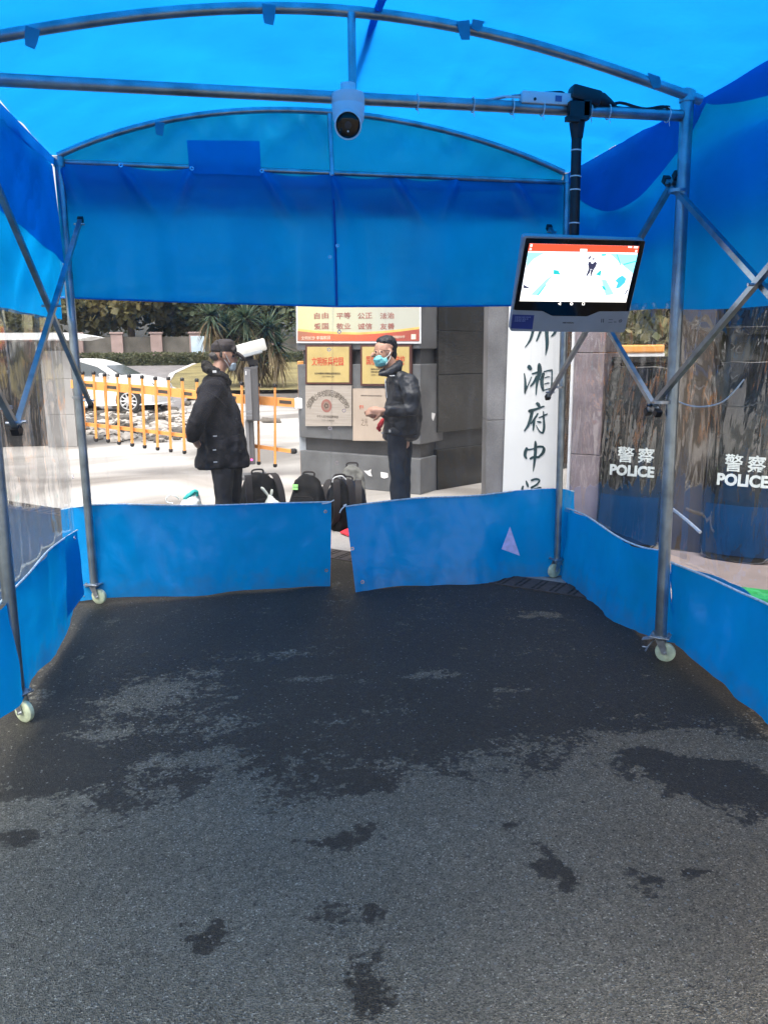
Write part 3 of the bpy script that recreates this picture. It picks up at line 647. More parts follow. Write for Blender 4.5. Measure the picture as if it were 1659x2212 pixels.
# monitor: plane found from its four corners
mTL, mTR = Y(1130, 511, 3.27), Y(1393, 520, 3.27); yb = 3.49
mBL, mBR = Y(1104, 714, yb), Y(1352, 718, yb)
mx_ = (mTR-mTL).normalized(); mdn = ((mBL+mBR)-(mTL+mTR)).normalized(); mn = mdn.cross(mx_).normalized()
if mn.dot(EYE-mTL) < 0: mn = -mn
c4 = CR(1300, 600, 3.6065)
mp0 = (mTL+mTR+mBL+mBR)/4
def MP(cx, cy, d=0.0): u, v = c4(cx, cy); return PL(u, v, mp0, mn)+mn*d
t = thing('display_terminal', 'grey framed display screen tilted down, hanging from the cross beam on a black pole', 'screen', Y(1240, 505, 3.36))
def rnd(pts, r, n=4):
    out = []; k = len(pts)
    for i in range(k):
        p, a, b = pts[i], pts[i-1], pts[(i+1) % k]; pa = p+(a-p).normalized()*r; pb = p+(b-p).normalized()*r
        for j in range(n+1):
            s = j/n; out.append(pa*(1-s)**2+p*2*s*(1-s)+pb*s*s)
    return out
M_bez = mat('grey_bezel', (.34, .37, .40), .45, .1, .06, 12)
bm = B(); slab(bm, rnd([MP(300, 84), MP(1464, 127), MP(1262, 1006), MP(168, 992)], .016), mn, -.028); obj('frame', bm, M_bez, t, True)
bm = B(); slab(bm, rnd([MP(330, 130), MP(1430, 165), MP(1270, 900), MP(230, 880)], .02), mn, -.03, off=-.026); obj('back_shell', bm, M_black, t, True)
bm = B(); slab(bm, rnd([MP(323, 105), MP(1458, 133), MP(1303, 802), MP(1020, 803), MP(905, 850), MP(570, 845), MP(480, 800), MP(207, 789)], .006), mn, .0015); gl = obj('screen', bm, M_lens, t, True)
def em(name, c, s=1.0): return mat(name, c, .4, 0, 0, 5, emit=c+(s,))
SE = .62
em_w, em_r, em_c, em_k, em_b, em_o, em_t = em('screen_white', (.97, .97, 1), SE), em('screen_red', (.80, .075, .03), SE), em('screen_cyan', (.30, .80, .86), SE), em('screen_dark', (.03, .03, .06), SE), em('screen_blue', (.06, .42, .72), SE), em('screen_cream', (1, .93, .82), SE), em('screen_teal', (.02, .42, .40), SE)
bm = B()
def sp(mi, d, *pts): bm.faces.new([bm.verts.new(MP(x, y, d)) for x, y in pts]).material_index = mi
sp(0, .0022, (357, 155), (1400, 181), (1274, 716), (262, 704))
sp(1, .0026, (357, 155), (1400, 181), (1388, 243), (341, 228))
sp(5, .003, (838, 205), (905, 207), (903, 233), (836, 231)); sp(5, .003, (365, 160), (384, 161), (381, 186), (361, 185)); sp(5, .003, (358, 196), (376, 197), (374, 218), (354, 217))
sp(5, .003, (1350, 181), (1390, 182), (1386, 200), (1346, 199)); sp(5, .003, (1296, 180), (1332, 181), (1330, 196), (1294, 195)); sp(5, .003, (1364, 216), (1382, 217), (1378, 236), (1360, 235))
sp(2, .0026, (341, 240), (500, 244), (400, 300), (322, 385)); sp(2, .0026, (1120, 252), (1384, 262), (1340, 440), (1240, 360)); sp(2, .0026, (512, 500), (590, 440), (430, 648), (365, 645))
sp(2, .0026, (1040, 500), (1085, 500), (1160, 640), (1080, 650)); sp(4, .0029, (1200, 480), (1240, 458), (1276, 490), (1262, 530), (1215, 575), (1172, 588), (1195, 530), (1170, 510))
sp(6, .0028, (508, 545), (515, 548), (445, 645), (425, 650)); sp(6, .0028, (585, 405), (630, 412), (650, 452), (582, 448)); sp(6, .0028, (1030, 410), (1040, 412), (1030, 465), (985, 450)); sp(6, .0028, (1040, 560), (1065, 560), (1085, 600), (1060, 595))
sp(6, .0028, (1250, 350), (1375, 318), (1375, 326), (1252, 360)); sp(6, .0028, (1182, 255), (1190, 255), (1226, 360), (1216, 360)); sp(6, .0028, (1040, 255), (1088, 254), (1082, 270), (1045, 275))
sp(3, .0032, (935, 270), (942, 280), (930, 303), (908, 298)); sp(3, .0032, (962, 290), (978, 288), (965, 310), (955, 312))
sp(3, .0032, (920, 330), (935, 325), (945, 345), (960, 345), (978, 325), (998, 340), (985, 375), (965, 405), (942, 398), (920, 400), (912, 350))
sp(3, .0032, (918, 398), (938, 402), (930, 430), (900, 470), (892, 466)); sp(3, .0032, (940, 402), (966, 404), (950, 440), (942, 474), (932, 470))
sp(3, .0028, (300, 545), (340, 570), (385, 552), (340, 582), (298, 580)); sp(3, .0028, (1290, 590), (1296, 600), (1265, 640), (1258, 635)); sp(3, .0026, (428, 650), (1280, 660), (1279, 664), (427, 655))
sp(5, .0028, (270, 655), (1285, 668), (1274, 716), (262, 704))
sp(5, .0028, (625, 729), (655, 712), (653, 744)); 
for k in range(12):
    a, b = 2*math.pi*k/12, 2*math.pi*(k+1)/12
    sp(5, .0028, (755+15*math.cos(a), 729+15*math.sin(a)), (755+15*math.cos(b), 729+15*math.sin(b)), (755+7*math.cos(b), 729+7*math.sin(b)), (755+7*math.cos(a), 729+7*math.sin(a)))
for q in (((857, 716), (883, 717), (882, 722), (856, 721)), ((855, 737), (880, 738), (879, 743), (854, 742)), ((856, 721), (862, 721), (860, 737), (854, 737)), ((877, 722), (882, 722), (880, 738), (875, 738))): sp(5, .0028, *q)
obj('picture', bm, [em_w, em_r, em_c, em_k, em_b, em_o, em_t], gl)
M_ink = mat('dark_ink', (.03, .035, .04), .6)
text('HIKVISION', MP(725, 912, .0005), mx_, -mdn, .052, .0075, M_ink, t)
bm = B(); slab(bm, [MP(196, 833), MP(402, 840), MP(384, 974), MP(180, 966)], mn, .0008); st = obj('sticker', bm, mat('blue_sticker', (.03, .05, .22), .5), t)
M_pale = mat('pale_ink', (.25, .3, .5), .6)
for k, yy in enumerate((858, 876, 894)): text('设备信息 型号 序列号'[:11-k*2], MP(292-k*14, yy, .001), mx_, -mdn, .075-k*.012, .006, M_pale, st)
bm = B()
for cx in (1045, 1062): slab(bm, [MP(cx-4, 875), MP(cx+3, 875), MP(cx+1, 910), MP(cx-6, 910)], mn, .0006)
for q in ((1112, 880, 1150, 884), (1108, 906, 1146, 910), (1160, 902, 1185, 908)): slab(bm, [MP(q[0], q[1]), MP(q[2], q[1]+1), MP(q[2]-1, q[3]), MP(q[0]-1, q[3])], mn, .0006)
ring(bm, MP(1222, 895), mn, .008, .006, .0006); ring(bm, MP(1222, 895), mn, .004, .0025, .0006)
obj('icon_marks', bm, M_ink, t)
bm = B(); tube(bm, [Y(1246, 262, 3.37), Y(1239, 520, 3.37), Y(1238, 560, 3.45)], .0215, 14); pole = obj('pole', bm, M_black, t, True)
bm = B()
tube(bm, [Y(1246, 300, 3.37), Y(1246, 265, 3.37)], [.024, .034], 10); box(bm, Y(1249, 240, 3.34), (.085, .03, .07)); box(bm, Y(1262, 238, 3.36), (.03, .07, .06)); box(bm, Y(1236, 258, 3.335), (.06, .02, .02))
obj('bracket', bm, M_black, t)
bm = B(); box(bm, mp0-mn*.05+mdn*-.03, (.12, .03, .12), rot=Matrix((mx_, mn, mdn)).transposed(), bev=.004); tube(bm, [Y(1238, 552, 3.44), mp0-mn*.05-mdn*.03], .018, 10); obj('tilt_mount', bm, M_black, t)
for v in (275, 327, 383, 412, 484): 
    c = Y(1246-(v-262)*.028, v, 3.37); bm = B(); ring(bm, c, V(.05, 0, 1), .0235, .0195, .005, 18); obj('cable_tie', bm, M_rope, t)
# power strip, adapter and cables lying on the beam
def beam(u, v, dy=0.0): return Y(u, v, 3.385+dy)
t = thing('power_strip', 'long white power strip lying on top of the tent cross beam', 'power strip', beam(1175, 225))
bx = (beam(1229, 218)-beam(1128, 212)).normalized(); M3 = Matrix((bx, V(0, 1, 0), bx.cross(V(0, 1, 0)))).transposed()
bm = B(); box(bm, beam(1178, 215), (.218, .05, .046), rot=M3, bev=.004); obj('casing', bm, M_white, t, True)
bm = B(); lathe(bm, [(.006, 0), (.006, .004)], beam(1155, 214, -.025), V(0, -1, 0), 12); obj('switch', bm, M_black, t)
bm = B(); box(bm, beam(1206, 213, -.026), (.028, .003, .022), rot=M3); obj('sticker', bm, mat('grey_blue_label', (.10, .14, .30), .5), t)
t = thing('power_adapter', 'black power adapter strapped on the beam above the screen pole', 'adapter', beam(1260, 215))
bm = B(); box(bm, beam(1262, 208, -.005), (.135, .07, .06), rot=M3 @ Matrix.Rotation(R(10), 3, 'Y'), bev=.014); obj('casing', bm, M_black, t, True)
bm = B(); lathe(bm, [(.028, 0), (.03, .03), (.02, .06), (.004, .1)], beam(1285, 212), bx+V(0, 0, -.25), 12); obj('plug', bm, M_black, t, True)
def cable(pts, m, label, r=.0045, grp=None):
    bm = B(); tube(bm, polyline(pts, 40), r, 6); return tag(obj('power_cable', bm, m, None, True), label, 'cable', grp)
cable([beam(1225, 215), beam(1215, 200), beam(1190, 200), beam(1160, 202), beam(1138, 204), beam(1150, 209), beam(1200, 206)], M_black, 'short black cable looped on top of the white power strip', .005)
cable([beam(785, 214), beam(880, 214), beam(1000, 222), beam(1050, 216), beam(1090, 209), beam(1130, 210)], M_white, 'white cable running along the beam from camera to power strip', .006)
cable([beam(850, 210), beam(960, 219), beam(1040, 222), beam(1075, 213), beam(1110, 207), beam(1130, 206)], mat('grey_cable', (.25, .27, .3), .6), 'grey cable lying on the beam beside the white one', .005)
cable([beam(1290, 218), beam(1312, 228), beam(1340, 222), beam(1390, 235), beam(1432, 230), beam(1448, 238), beam(1440, 230), beam(1400, 240), beam(1330, 232)], M_black, 'black cable bunched on the beam right of the screen pole', .006)
for u, v in ((1105, 210), (1272, 215), (1312, 232), (1440, 240), (1020, 222), (1170, 232), (900, 220)):
    bm = B(); c = beam(u, 205+(u-800)*.07); ring(bm, Y(u, 214+(u-780)*.052, 3.385), bx, .031, .028, .004, 14)
    tube(bm, [Y(u, 214+(u-780)*.052, 3.385)+V(0, -.02, -.024), Y(u, 214+(u-780)*.052, 3.385)+V(.004, -.02, -.05)], .0015, 5)
    obj('cable_tie', bm, M_rope, T)

# ------------------------------------------------------------------ gate pillar with its banner and plaques
def stone(name, c, rough=.35, vein=.5, sc=3.0, spec=.5):
    m = mat(name, c, rough, 0, .3, sc, .08, 40, spec=spec); n = m.node_tree.nodes; l = m.node_tree.links
    b = n['Principled BSDF']; base = b.inputs['Base Color'].links[0].from_socket
    tc = n.new('ShaderNodeTexCoord'); w = n.new('ShaderNodeTexNoise'); w.inputs['Scale'].default_value = 140; w.inputs['Detail'].default_value = 3; l.new(tc.outputs['Object'], w.inputs['Vector'])
    mx = n.new('ShaderNodeMix'); mx.data_type = 'RGBA'; mx.blend_type = 'OVERLAY'; mx.inputs[0].default_value = vein; l.new(base, mx.inputs[6]); l.new(w.outputs['Fac'], mx.inputs[7]); l.new(mx.outputs[2], b.inputs['Base Color']); return m
M_gran = stone('grey_granite', (.105, .108, .112), .45)
M_granD = stone('dark_granite', (.016, .0155, .0145), .17, .6, 2.5)
M_grav = mat('groove_shade_stone', (.05, .05, .052), .6)
M_col = stone('column_granite', (.15, .15, .155), .55)
pa, pb = G(650, 1043), G(908, 1069); ex = (pb-pa).normalized(); en = V(ex.y, -ex.x, 0)      # faces the tent
if en.dot(EYE-pa) < 0: en = -en
def PP(u, v, d=0.0): return PL(u, v, pa, en)+en*d
gp = thing('gate_pillar', 'grey granite gate pillar carrying a yellow banner and four plaques', 'pillar', (pa+pb)/2, 0)
Wp = (pb-pa).length; ang = math.atan2(ex.y, ex.x); DPT = 2.6
def pbox(bm, x0, x1, z0, z1, d0, d1, bev=.0):   # d measured behind the face
    c = pa+ex*(x0+x1)/2-en*(d0+d1)/2; box(bm, V(c.x, c.y, (z0+z1)/2), (x1-x0, d1-d0, z1-z0), ang, bev=bev)
zz = lambda u, v: PP(u, v).z
z_pl, z_g1, z_g2, z_g3 = zz(655, 973), zz(655, 945), zz(655, 787), zz(655, 757)
bm = B(); pbox(bm, 0, Wp, 0, z_pl, 0, DPT, .008); obj('plinth', bm, M_gran, gp)
bm = B(); pbox(bm, .04, Wp-.04, z_pl, 3.3, .07, DPT-.05); obj('core', bm, M_grav, gp)
bm = B(); pbox(bm, 0, Wp, z_g1, z_g2, .001, DPT, .008); obj('stone_block', bm, M_gran, gp)
bm = B(); pbox(bm, 0, Wp, z_g3, 3.2, .001, DPT, .008); obj('stone_block', bm, M_gran, gp)
bm = B(); pbox(bm, -.1, Wp+.1, 3.2, 3.42, -.1, DPT+.1, .01); obj('cap', bm, M_gran, gp)
# banner
M_red = mat('red_print', (.50, .06, .03), .5, 0, .15, 6); M_orange = mat('orange_print', (.72, .20, .06), .5); M_rust = mat('rust_print', (.36, .10, .06), .5)
def grad_mat(name, stops, axis):
    m = bpy.data.materials.new(name); m.use_nodes = True; n = m.node_tree.nodes; l = m.node_tree.links; b = n['Principled BSDF']; b.inputs['Roughness'].default_value = .5
    tc = n.new('ShaderNodeTexCoord'); s = n.new('ShaderNodeSeparateXYZ'); l.new(tc.outputs['Generated'], s.inputs[0])
    ns = n.new('ShaderNodeTexNoise'); ns.inputs['Scale'].default_value = 3; l.new(tc.outputs['Generated'], ns.inputs['Vector'])
    ad = n.new('ShaderNodeMath'); ad.operation = 'MULTIPLY_ADD'; ad.inputs[1].default_value = .25; l.new(ns.outputs['Fac'], ad.inputs[0]); l.new(s.outputs[axis], ad.inputs[2])
    r = n.new('ShaderNodeValToRGB'); e = r.color_ramp.elements
    for i, (p, c) in enumerate(stops):
        q = e[i] if i < 2 else e.new(p); q.position = p; q.color = c+(1,)
    l.new(ad.outputs[0], r.inputs[0]); l.new(r.outputs[0], b.inputs['Base Color']); return m
bn = thing('banner', 'pale yellow slogan banner with red wave along its foot, topmost on the gate pillar', 'banner', PP(776, 740))
BW = lambda u, v, d=.02: PP(u, v, d)
bm = B(); slab(bm, [BW(642, 560, .012), BW(911, 560, .012), BW(911, 742, .012), BW(643, 741, .012)], en, .008); obj('frame', bm, M_white, bn)
bm = B(); slab(bm, [BW(645, 565), BW(908, 565), BW(908, 737), BW(646, 737)], en, .003); obj('sheet', bm, grad_mat('banner_yellow', [(0.0, (.54, .51, .24)), (.45, (.48, .475, .33)), (.9, (.42, .425, .36))], 0), bn)
top = [(646, 715), (680, 719), (730, 722), (780, 723), (830, 720), (870, 716), (908, 711)]
bm = B(); slab(bm, [BW(u, v-5) for u, v in top]+[BW(u, v+1) for u, v in reversed(top)], en, .0045); obj('wave_band', bm, mat('gold_print', (.62, .42, .12), .5), bn)
bm = B(); slab(bm, [BW(u, v) for u, v in top]+[BW(908, 737), BW(646, 737)], en, .006); obj('wave_band', bm, grad_mat('banner_red', [(0.1, (.30, .13, .08)), (.45, (.62, .13, .05)), (.75, (.55, .10, .05)), (1.0, (.33, .07, .05))], 0), bn)
uz = V(0, 0, 1)
def ptext(s, u, v, wpx, hpx, m, par, d=.02, bold=0.0):
    a = PP(u-wpx/2, v, d); b = PP(u+wpx/2, v, d); h = (PP(u, v-hpx/2, d)-PP(u, v+hpx/2, d)).length
    return text(s, PP(u, v, d), ex, uz, (b-a).length, h, m, par, bold=bold)
M_sl = mat('slogan_ink', (.30, .10, .08), .6)
for (s, u, v) in (('自由', 697, 684), ('平等', 745, 684), ('公正', 791, 684), ('法治', 839, 684), ('爱国', 697, 707), ('敬业', 745, 707), ('诚信', 791, 707), ('友善', 839, 707)):
    ptext(s, u, v-2, 31, 13.5, M_sl, bn, .0238, .012)
ptext('富强 民主 文明 和谐', 766, 652, 170, 13.5, M_sl, bn, .0238, .012)
M_cream = mat('cream_ink', (.7, .64, .5), .6)
ptext('文明长沙 幸福家园', 685, 730, 62, 8, M_cream, bn, .0268); ptext('长郡湘府中学', 862, 728, 30, 6, M_cream, bn, .0268)
bm = B(); slab(bm, [BW(891, 722), BW(901, 722), BW(901, 733), BW(891, 733)], en, .008); obj('emblem', bm, M_cream, bn)
# framed yellow plaques and the two plain ones
M_yel = mat('plaque_brass', (.47, .36, .14), .4, .1, .1, 6); M_frame = mat('plaque_frame', (.075, .025, .018), .45)
c2 = CR(760, 790, 3.95)
def C2(cx, cy): return c2(cx, cy)
def plaque(label, q, framew, mm, d=.03):
    o = thing('plaque', label, 'plaque', PP(*C2((q[0]+q[2])/2, q[3]))); (x0, y0, x1, y1) = q
    P_ = [PP(*C2(x, y), .004) for x, y in ((x0, y0), (x1, y0), (x1, y1), (x0, y1))]
    if framew:
        bm = B(); slab(bm, P_, en, d); obj('frame', bm, M_frame, o)
        f = framew; P_ = [PP(*C2(x, y), .004) for x, y in ((x0+f, y0+f), (x1-f, y0+f), (x1-f, y1-f), (x0+f, y1-f))]
        bm = B(); slab(bm, P_, en, .004, off=d-.001); obj('plate', bm, mm, o)
    else:
        bm = B(); slab(bm, P_, en, d-.003); obj('plate', bm, mm, o)
    return o
M_inkr = mat('plaque_red_ink', (.50, .07, .03), .5); M_inkd = mat('plaque_dark_ink', (.06, .045, .03), .6)
def c2text(s, cx, cy, w, h, m, par, d=.0385, bold=0.0): u, v = C2(cx, cy); return ptext(s, u, v, w/3.95/1.22363, h/3.95/1.22363, m, par, d, bold)
o = plaque('brass plaque in dark red frame reading 文明标兵校园, upper of the pillar beside the man in cap', (207, 480, 682, 890), 20, M_yel)
o['label'] = 'framed yellow plaque with red lettering, fully visible left of the masked man'
c2text('文明标兵校园', 438, 652, 330, 90, M_inkr, o, bold=.015); c2text('长沙市精神文明建设指导委员会', 438, 778, 270, 22, M_inkd, o); c2text('二〇一六年十二月', 440, 810, 130, 16, M_inkd, o)
o = plaque('framed yellow plaque half hidden behind the masked man', (780, 480, 1308, 905), 20, M_yel)
c2text('国防教育示范学校', 1040, 640, 400, 95, M_inkr, o, bold=.015); c2text('湖南省教育厅', 960, 733, 140, 16, M_inkd, o); c2text('湖南省军区政治部', 970, 762, 160, 16, M_inkd, o); c2text('二〇一七年', 950, 793, 120, 16, M_inkd, o)
M_silver = mat('brushed_steel_plaque', (.42, .37, .32), .38, .35, .12, 4, stretch=(1, 1, 14)); M_tan = mat('tan_steel_plaque', (.44, .36, .29), .42, .25, .08, 4)
o = plaque('silver plaque with an arc of characters over a red round crest', (205, 903, 684, 1325), 0, M_silver)
s = '全国青少年校园足球特色学校'
for i, ch in enumerate(s):
    a = R(158-136*i/(len(s)-1)); cx, cy = 438+215*math.cos(a), 1195-212*math.sin(a)
    u, v = C2(cx, cy); up = (ex*math.cos(a)*-1*0+uz*math.sin(a)+ex*math.cos(a)).normalized(); sx = (ex*math.sin(a)-uz*math.cos(a)).normalized()
    k = .072; text(ch, PP(u, v, .0315), sx, up, k*.85, k, M_inkd, o)
u, v = C2(425, 1115); bm = B(); lathe(bm, [(.075, 0), (.075, .002)], PP(u, v, .031), en, 28); e_ = obj('crest', bm, mat('crest_red', (.26, .10, .08), .5), o)
bm = B(); lathe(bm, [(.055, .002), (.055, .0032)], PP(u, v, .031), en, 6); obj('crest_centre', bm, mat('crest_grey', (.22, .15, .12), .5), e_)
bm = B(); ring(bm, PP(u, v, .0345), en, .032, .018, .001, 5); obj('crest_mark', bm, M_inkd, e_)
c2text('中华人民共和国教育部', 436, 1228, 222, 30, M_inkd, o, .031); c2text('二〇一六年六月', 440, 1268, 130, 20, M_inkd, o, .031)
o = plaque('plain tan plaque, lowest on the pillar and partly behind the man in dark jacket', (700, 935, 1180, 1478), 0, M_tan)
c2text('湖南省现代教育技术实验学校', 890, 1010, 220, 16, M_inkd, o, .031); c2text('授予', 790, 1130, 44, 44, M_inkr, o, .031, .02); c2text('之光', 820, 1285, 70, 80, mat('brown_ink', (.12, .08, .05), .6), o, .031)
# paper scraps
def scrap(label, pts, f, m):
    bm = B(); slab(bm, [f(*p) for p in pts], en, .003); return tag(obj('paper_scrap', bm, m), label, 'paper')
c3 = CR(930, 860, 4.608); M_paper = mat('white_paper', (.72, .70, .68), .8, 0, .06, 20)
scrap('torn white paper on the foot of the pillar beside the jeans', [(355, 1785), (440, 1800), (445, 1850), (400, 1865), (360, 1850)], lambda x, y: PP(*c3(x, y), .004), M_paper)
scrap('ragged strip of white paper on the pillar foot, left of the other scrap', [(150, 1770), (200, 1772), (240, 1750), (232, 1790), (250, 1840), (210, 1830), (180, 1800)], lambda x, y: PP(*c3(x, y), .004), M_paper)
# dark wall running back from the pillar
wb = G(1046, 1042); wa = pb+ex*.02-en*.35; wx = (wb-wa); wx.z = 0; wl = wx.length+2.5; wx.normalize(); wn = V(wx.y, -wx.x, 0)
if wn.dot(EYE-wa) < 0: wn = -wn
gw = thing('gate_wall', 'dark polished stone wall receding behind the jacketed man', 'wall', wa); wang = math.atan2(wx.y, wx.x)
def wbox(bm, x0, x1, z0, z1, d0, d1, bev=.0):
    c = wa+wx*(x0+x1)/2-wn*(d0+d1)/2; box(bm, V(c.x, c.y, (z0+z1)/2), (x1-x0, d1-d0, z1-z0), wang, bev=bev)
bm = B(); wbox(bm, 0, wl, 0, z_pl+.06, 0, .5, .006); obj('plinth', bm, M_granD, gw)
bm = B(); wbox(bm, .02, wl-.02, z_pl+.06, z_g1+.1, .06, .45); obj('core', bm, M_grav, gw)
for z0, z1 in ((z_g1+.1, 1.28), (1.285, 1.75), (1.755, 2.3), (2.305, 3.2)):
    bm = B(); wbox(bm, 0, wl, z0, z1, .0, .5, .005); obj('stone_course', bm, M_granD, gw)
wsc = lambda x, y: PL(*c3(x, y), wa, wn)+wn*.006
bm = B(); slab(bm, [wsc(880, 1070), (wsc(960, 1060)), wsc(1010, 1075), wsc(985, 1165), wsc(955, 1110), wsc(920, 1085), wsc(895, 1140)], wn, .003); tag(obj('paper_scrap', bm, M_paper), 'torn white paper stuck on the dark stone wall behind the man', 'paper')

# ------------------------------------------------------------------ column and the school sign
SY = 6.55
sgn = fw.copy(); sgn.z = 0; sgn.normalize(); sn = -sgn; sx = V(sgn.y, -sgn.x, 0); s0 = Y(1130, 900, SY)
def SP(u, v, d=0.0): return PL(u, v, s0, sn)+sn*d
cl = thing('stone_column', 'grey stone column behind the white school sign', 'column', SP(1130, 1150))
sang = math.atan2(sx.y, sx.x); xl, xr_ = SP(1050, 1000), SP(1218, 1000); wcol = (xr_-xl).dot(sx)
bm = B(); zj = SP(1060, 908).z
for z0, z1 in ((0, zj-.003), (zj+.001, zj+1.2), (zj+1.204, 3.3)):
    c = xl+sx*wcol/2-sn*.17; box(bm, V(c.x, c.y, (z0+z1)/2), (wcol, .3, z1-z0), sang, bev=.004)
obj('shaft', bm, M_col, cl)
bm = B(); box(bm, V(c.x, c.y, .06), (wcol+.08, .38, .12), sang, bev=.004); obj('footing', bm, M_gran, cl)
ss = thing('school_sign', 'tall white board with dark green brush lettering fixed to the grey column', 'sign', SP(1145, 1120))
M_board = mat('white_board', (.66, .68, .68), .45, 0, .03, 3)
bm = B(); slab(bm, [SP(1105, 480), SP(1215, 480), SP(1199, 1140), SP(1082, 1140)], sn, .028); obj('board', bm, M_board, ss)
M_brush = mat('brush_ink', (.012, .045, .055), .5, 0, .4, 30)
c5 = CR(1280, 860, 4.807)
def stroke(bm, pts):
    P_ = [(Vector((x, y, w))) for x, y, w in pts]; Q = polyline(P_, 16); k = .0; L_, R_ = [], []
    s = 1/4.807/1.22363
    for i, q in enumerate(Q):
        d = Q[min(i+1, 16)]-Q[max(i-1, 0)]; d = V(d.x, d.y, 0)
        if d.length < 1e-6: continue
        d.normalize(); nn = V(-d.y, d.x, 0); w = max(4, q.z)/2*(.55 if i in (0, 16) else 1)
        a, b = q+nn*w, q-nn*w
        L_.append(SP(*c5(a.x, a.y), .0285)); R_.append(SP(*c5(b.x, b.y), .0285))
    pts3 = L_+R_[::-1]
    lf = [bm.verts.new(p+sn*.004) for p in L_]; rf = [bm.verts.new(p+sn*.004) for p in R_]; lb = [bm.verts.new(p) for p in L_]; rb = [bm.verts.new(p) for p in R_]
    for i in range(len(L_)-1):
        bm.faces.new((lf[i], lf[i+1], rf[i+1], rf[i])); bm.faces.new((lb[i], lb[i+1], lf[i+1], lf[i])); bm.faces.new((rf[i], rf[i+1], rb[i+1], rb[i]))
    bm.faces.new((lb[0], lf[0], rf[0], rb[0])); bm.faces.new((lb[-1], rb[-1], rf[-1], lf[-1]))
CH = [
 [[(560, -190, 20), (640, -200, 26), (720, -230, 22)], [(540, -110, 18), (640, -120, 26), (760, -140, 20)], [(640, -260, 30), (630, -60, 34), (600, 100, 34), (570, 190, 26), (505, 282, 10)], [(660, 20, 20), (720, 10, 30), (700, 80, 30), (650, 205, 16)],
  [(800, -200, 20), (880, -220, 26), (850, -100, 24), (900, -20, 30), (885, 90, 34), (835, 142, 12)], [(790, -200, 40), (780, 60, 46), (785, 250, 40), (765, 382, 8)]],
 [[(540, 515, 40), (562, 530, 52), (585, 565, 36)], [(497, 605, 14), (508, 690, 24), (512, 780, 34), (505, 872, 14)], [(503, 850, 26), (540, 770, 15), (590, 650, 10)],
  [(685, 478, 30), (690, 540, 56), (688, 610, 54), (660, 720, 34), (645, 882, 12)], [(592, 615, 18), (650, 600, 26), (722, 572, 22)], [(660, 640, 34), (620, 720, 30), (572, 775, 16)], [(690, 690, 10), (720, 660, 22), (745, 610, 30)],
  [(742, 600, 36), (720, 690, 44), (722, 760, 44), (738, 835, 24)], [(740, 590, 18), (800, 572, 16), (855, 565, 20)], [(848, 565, 20), (846, 680, 18), (838, 800, 18), (832, 885, 10)], [(755, 665, 8), (790, 652, 12), (818, 648, 8)], [(750, 742, 8), (790, 730, 12), (815, 728, 8)], [(738, 825, 10), (790, 806, 12), (855, 800, 10)]],
 [[(648, 980, 26), (672, 1000, 44), (690, 1035, 30)], [(548, 1095, 20), (570, 1085, 44), (640, 1062, 30), (752, 1022, 16)], [(600, 1080, 38), (580, 1170, 40), (550, 1260, 34), (497, 1340, 18)], [(672, 1110, 18), (630, 1180, 26), (580, 1250, 14)], [(625, 1180, 26), (618, 1250, 30), (610, 1335, 16)],
  [(680, 1170, 10), (730, 1150, 18), (792, 1118, 14)], [(738, 1085, 14), (745, 1200, 24), (748, 1300, 32), (730, 1370, 26)], [(735, 1365, 24), (690, 1340, 18), (645, 1262, 6)], [(655, 1218, 12), (690, 1222, 22), (715, 1228, 12)]],
 [[(535, 1545, 30), (512, 1600, 40), (508, 1650, 36), (530, 1690, 20)], [(520, 1575, 24), (600, 1565, 16), (680, 1535, 26), (745, 1540, 30)], [(742, 1540, 26), (745, 1580, 40), (720, 1630, 34), (670, 1670, 18)], [(568, 1695, 26), (610, 1670, 30), (690, 1668, 24)], [(638, 1462, 20), (640, 1520, 38), (635, 1640, 38), (622, 1760, 26), (610, 1848, 8)]],
 [[(485, 2030, 20), (472, 2070, 26), (480, 2100, 14)], [(520, 1965, 12), (535, 2010, 30), (548, 2048, 16)], [(580, 1965, 24), (640, 1945, 26), (690, 1960, 22), (660, 2010, 20), (580, 2060, 30)], [(470, 2140, 26), (600, 2090, 30), (690, 2060, 34), (715, 2055, 14)], [(540, 2170, 20), (640, 2160, 26), (590, 2220, 20)], [(600, 2210, 26), (620, 2330, 34), (590, 2420, 24), (545, 2380, 8)], [(470, 2300, 20), (600, 2280, 30), (730, 2250, 20)]]]
for ch in CH:
    bm = B()
    for st_ in ch: stroke(bm, st_)
    obj('lettering', bm, M_brush, ss)

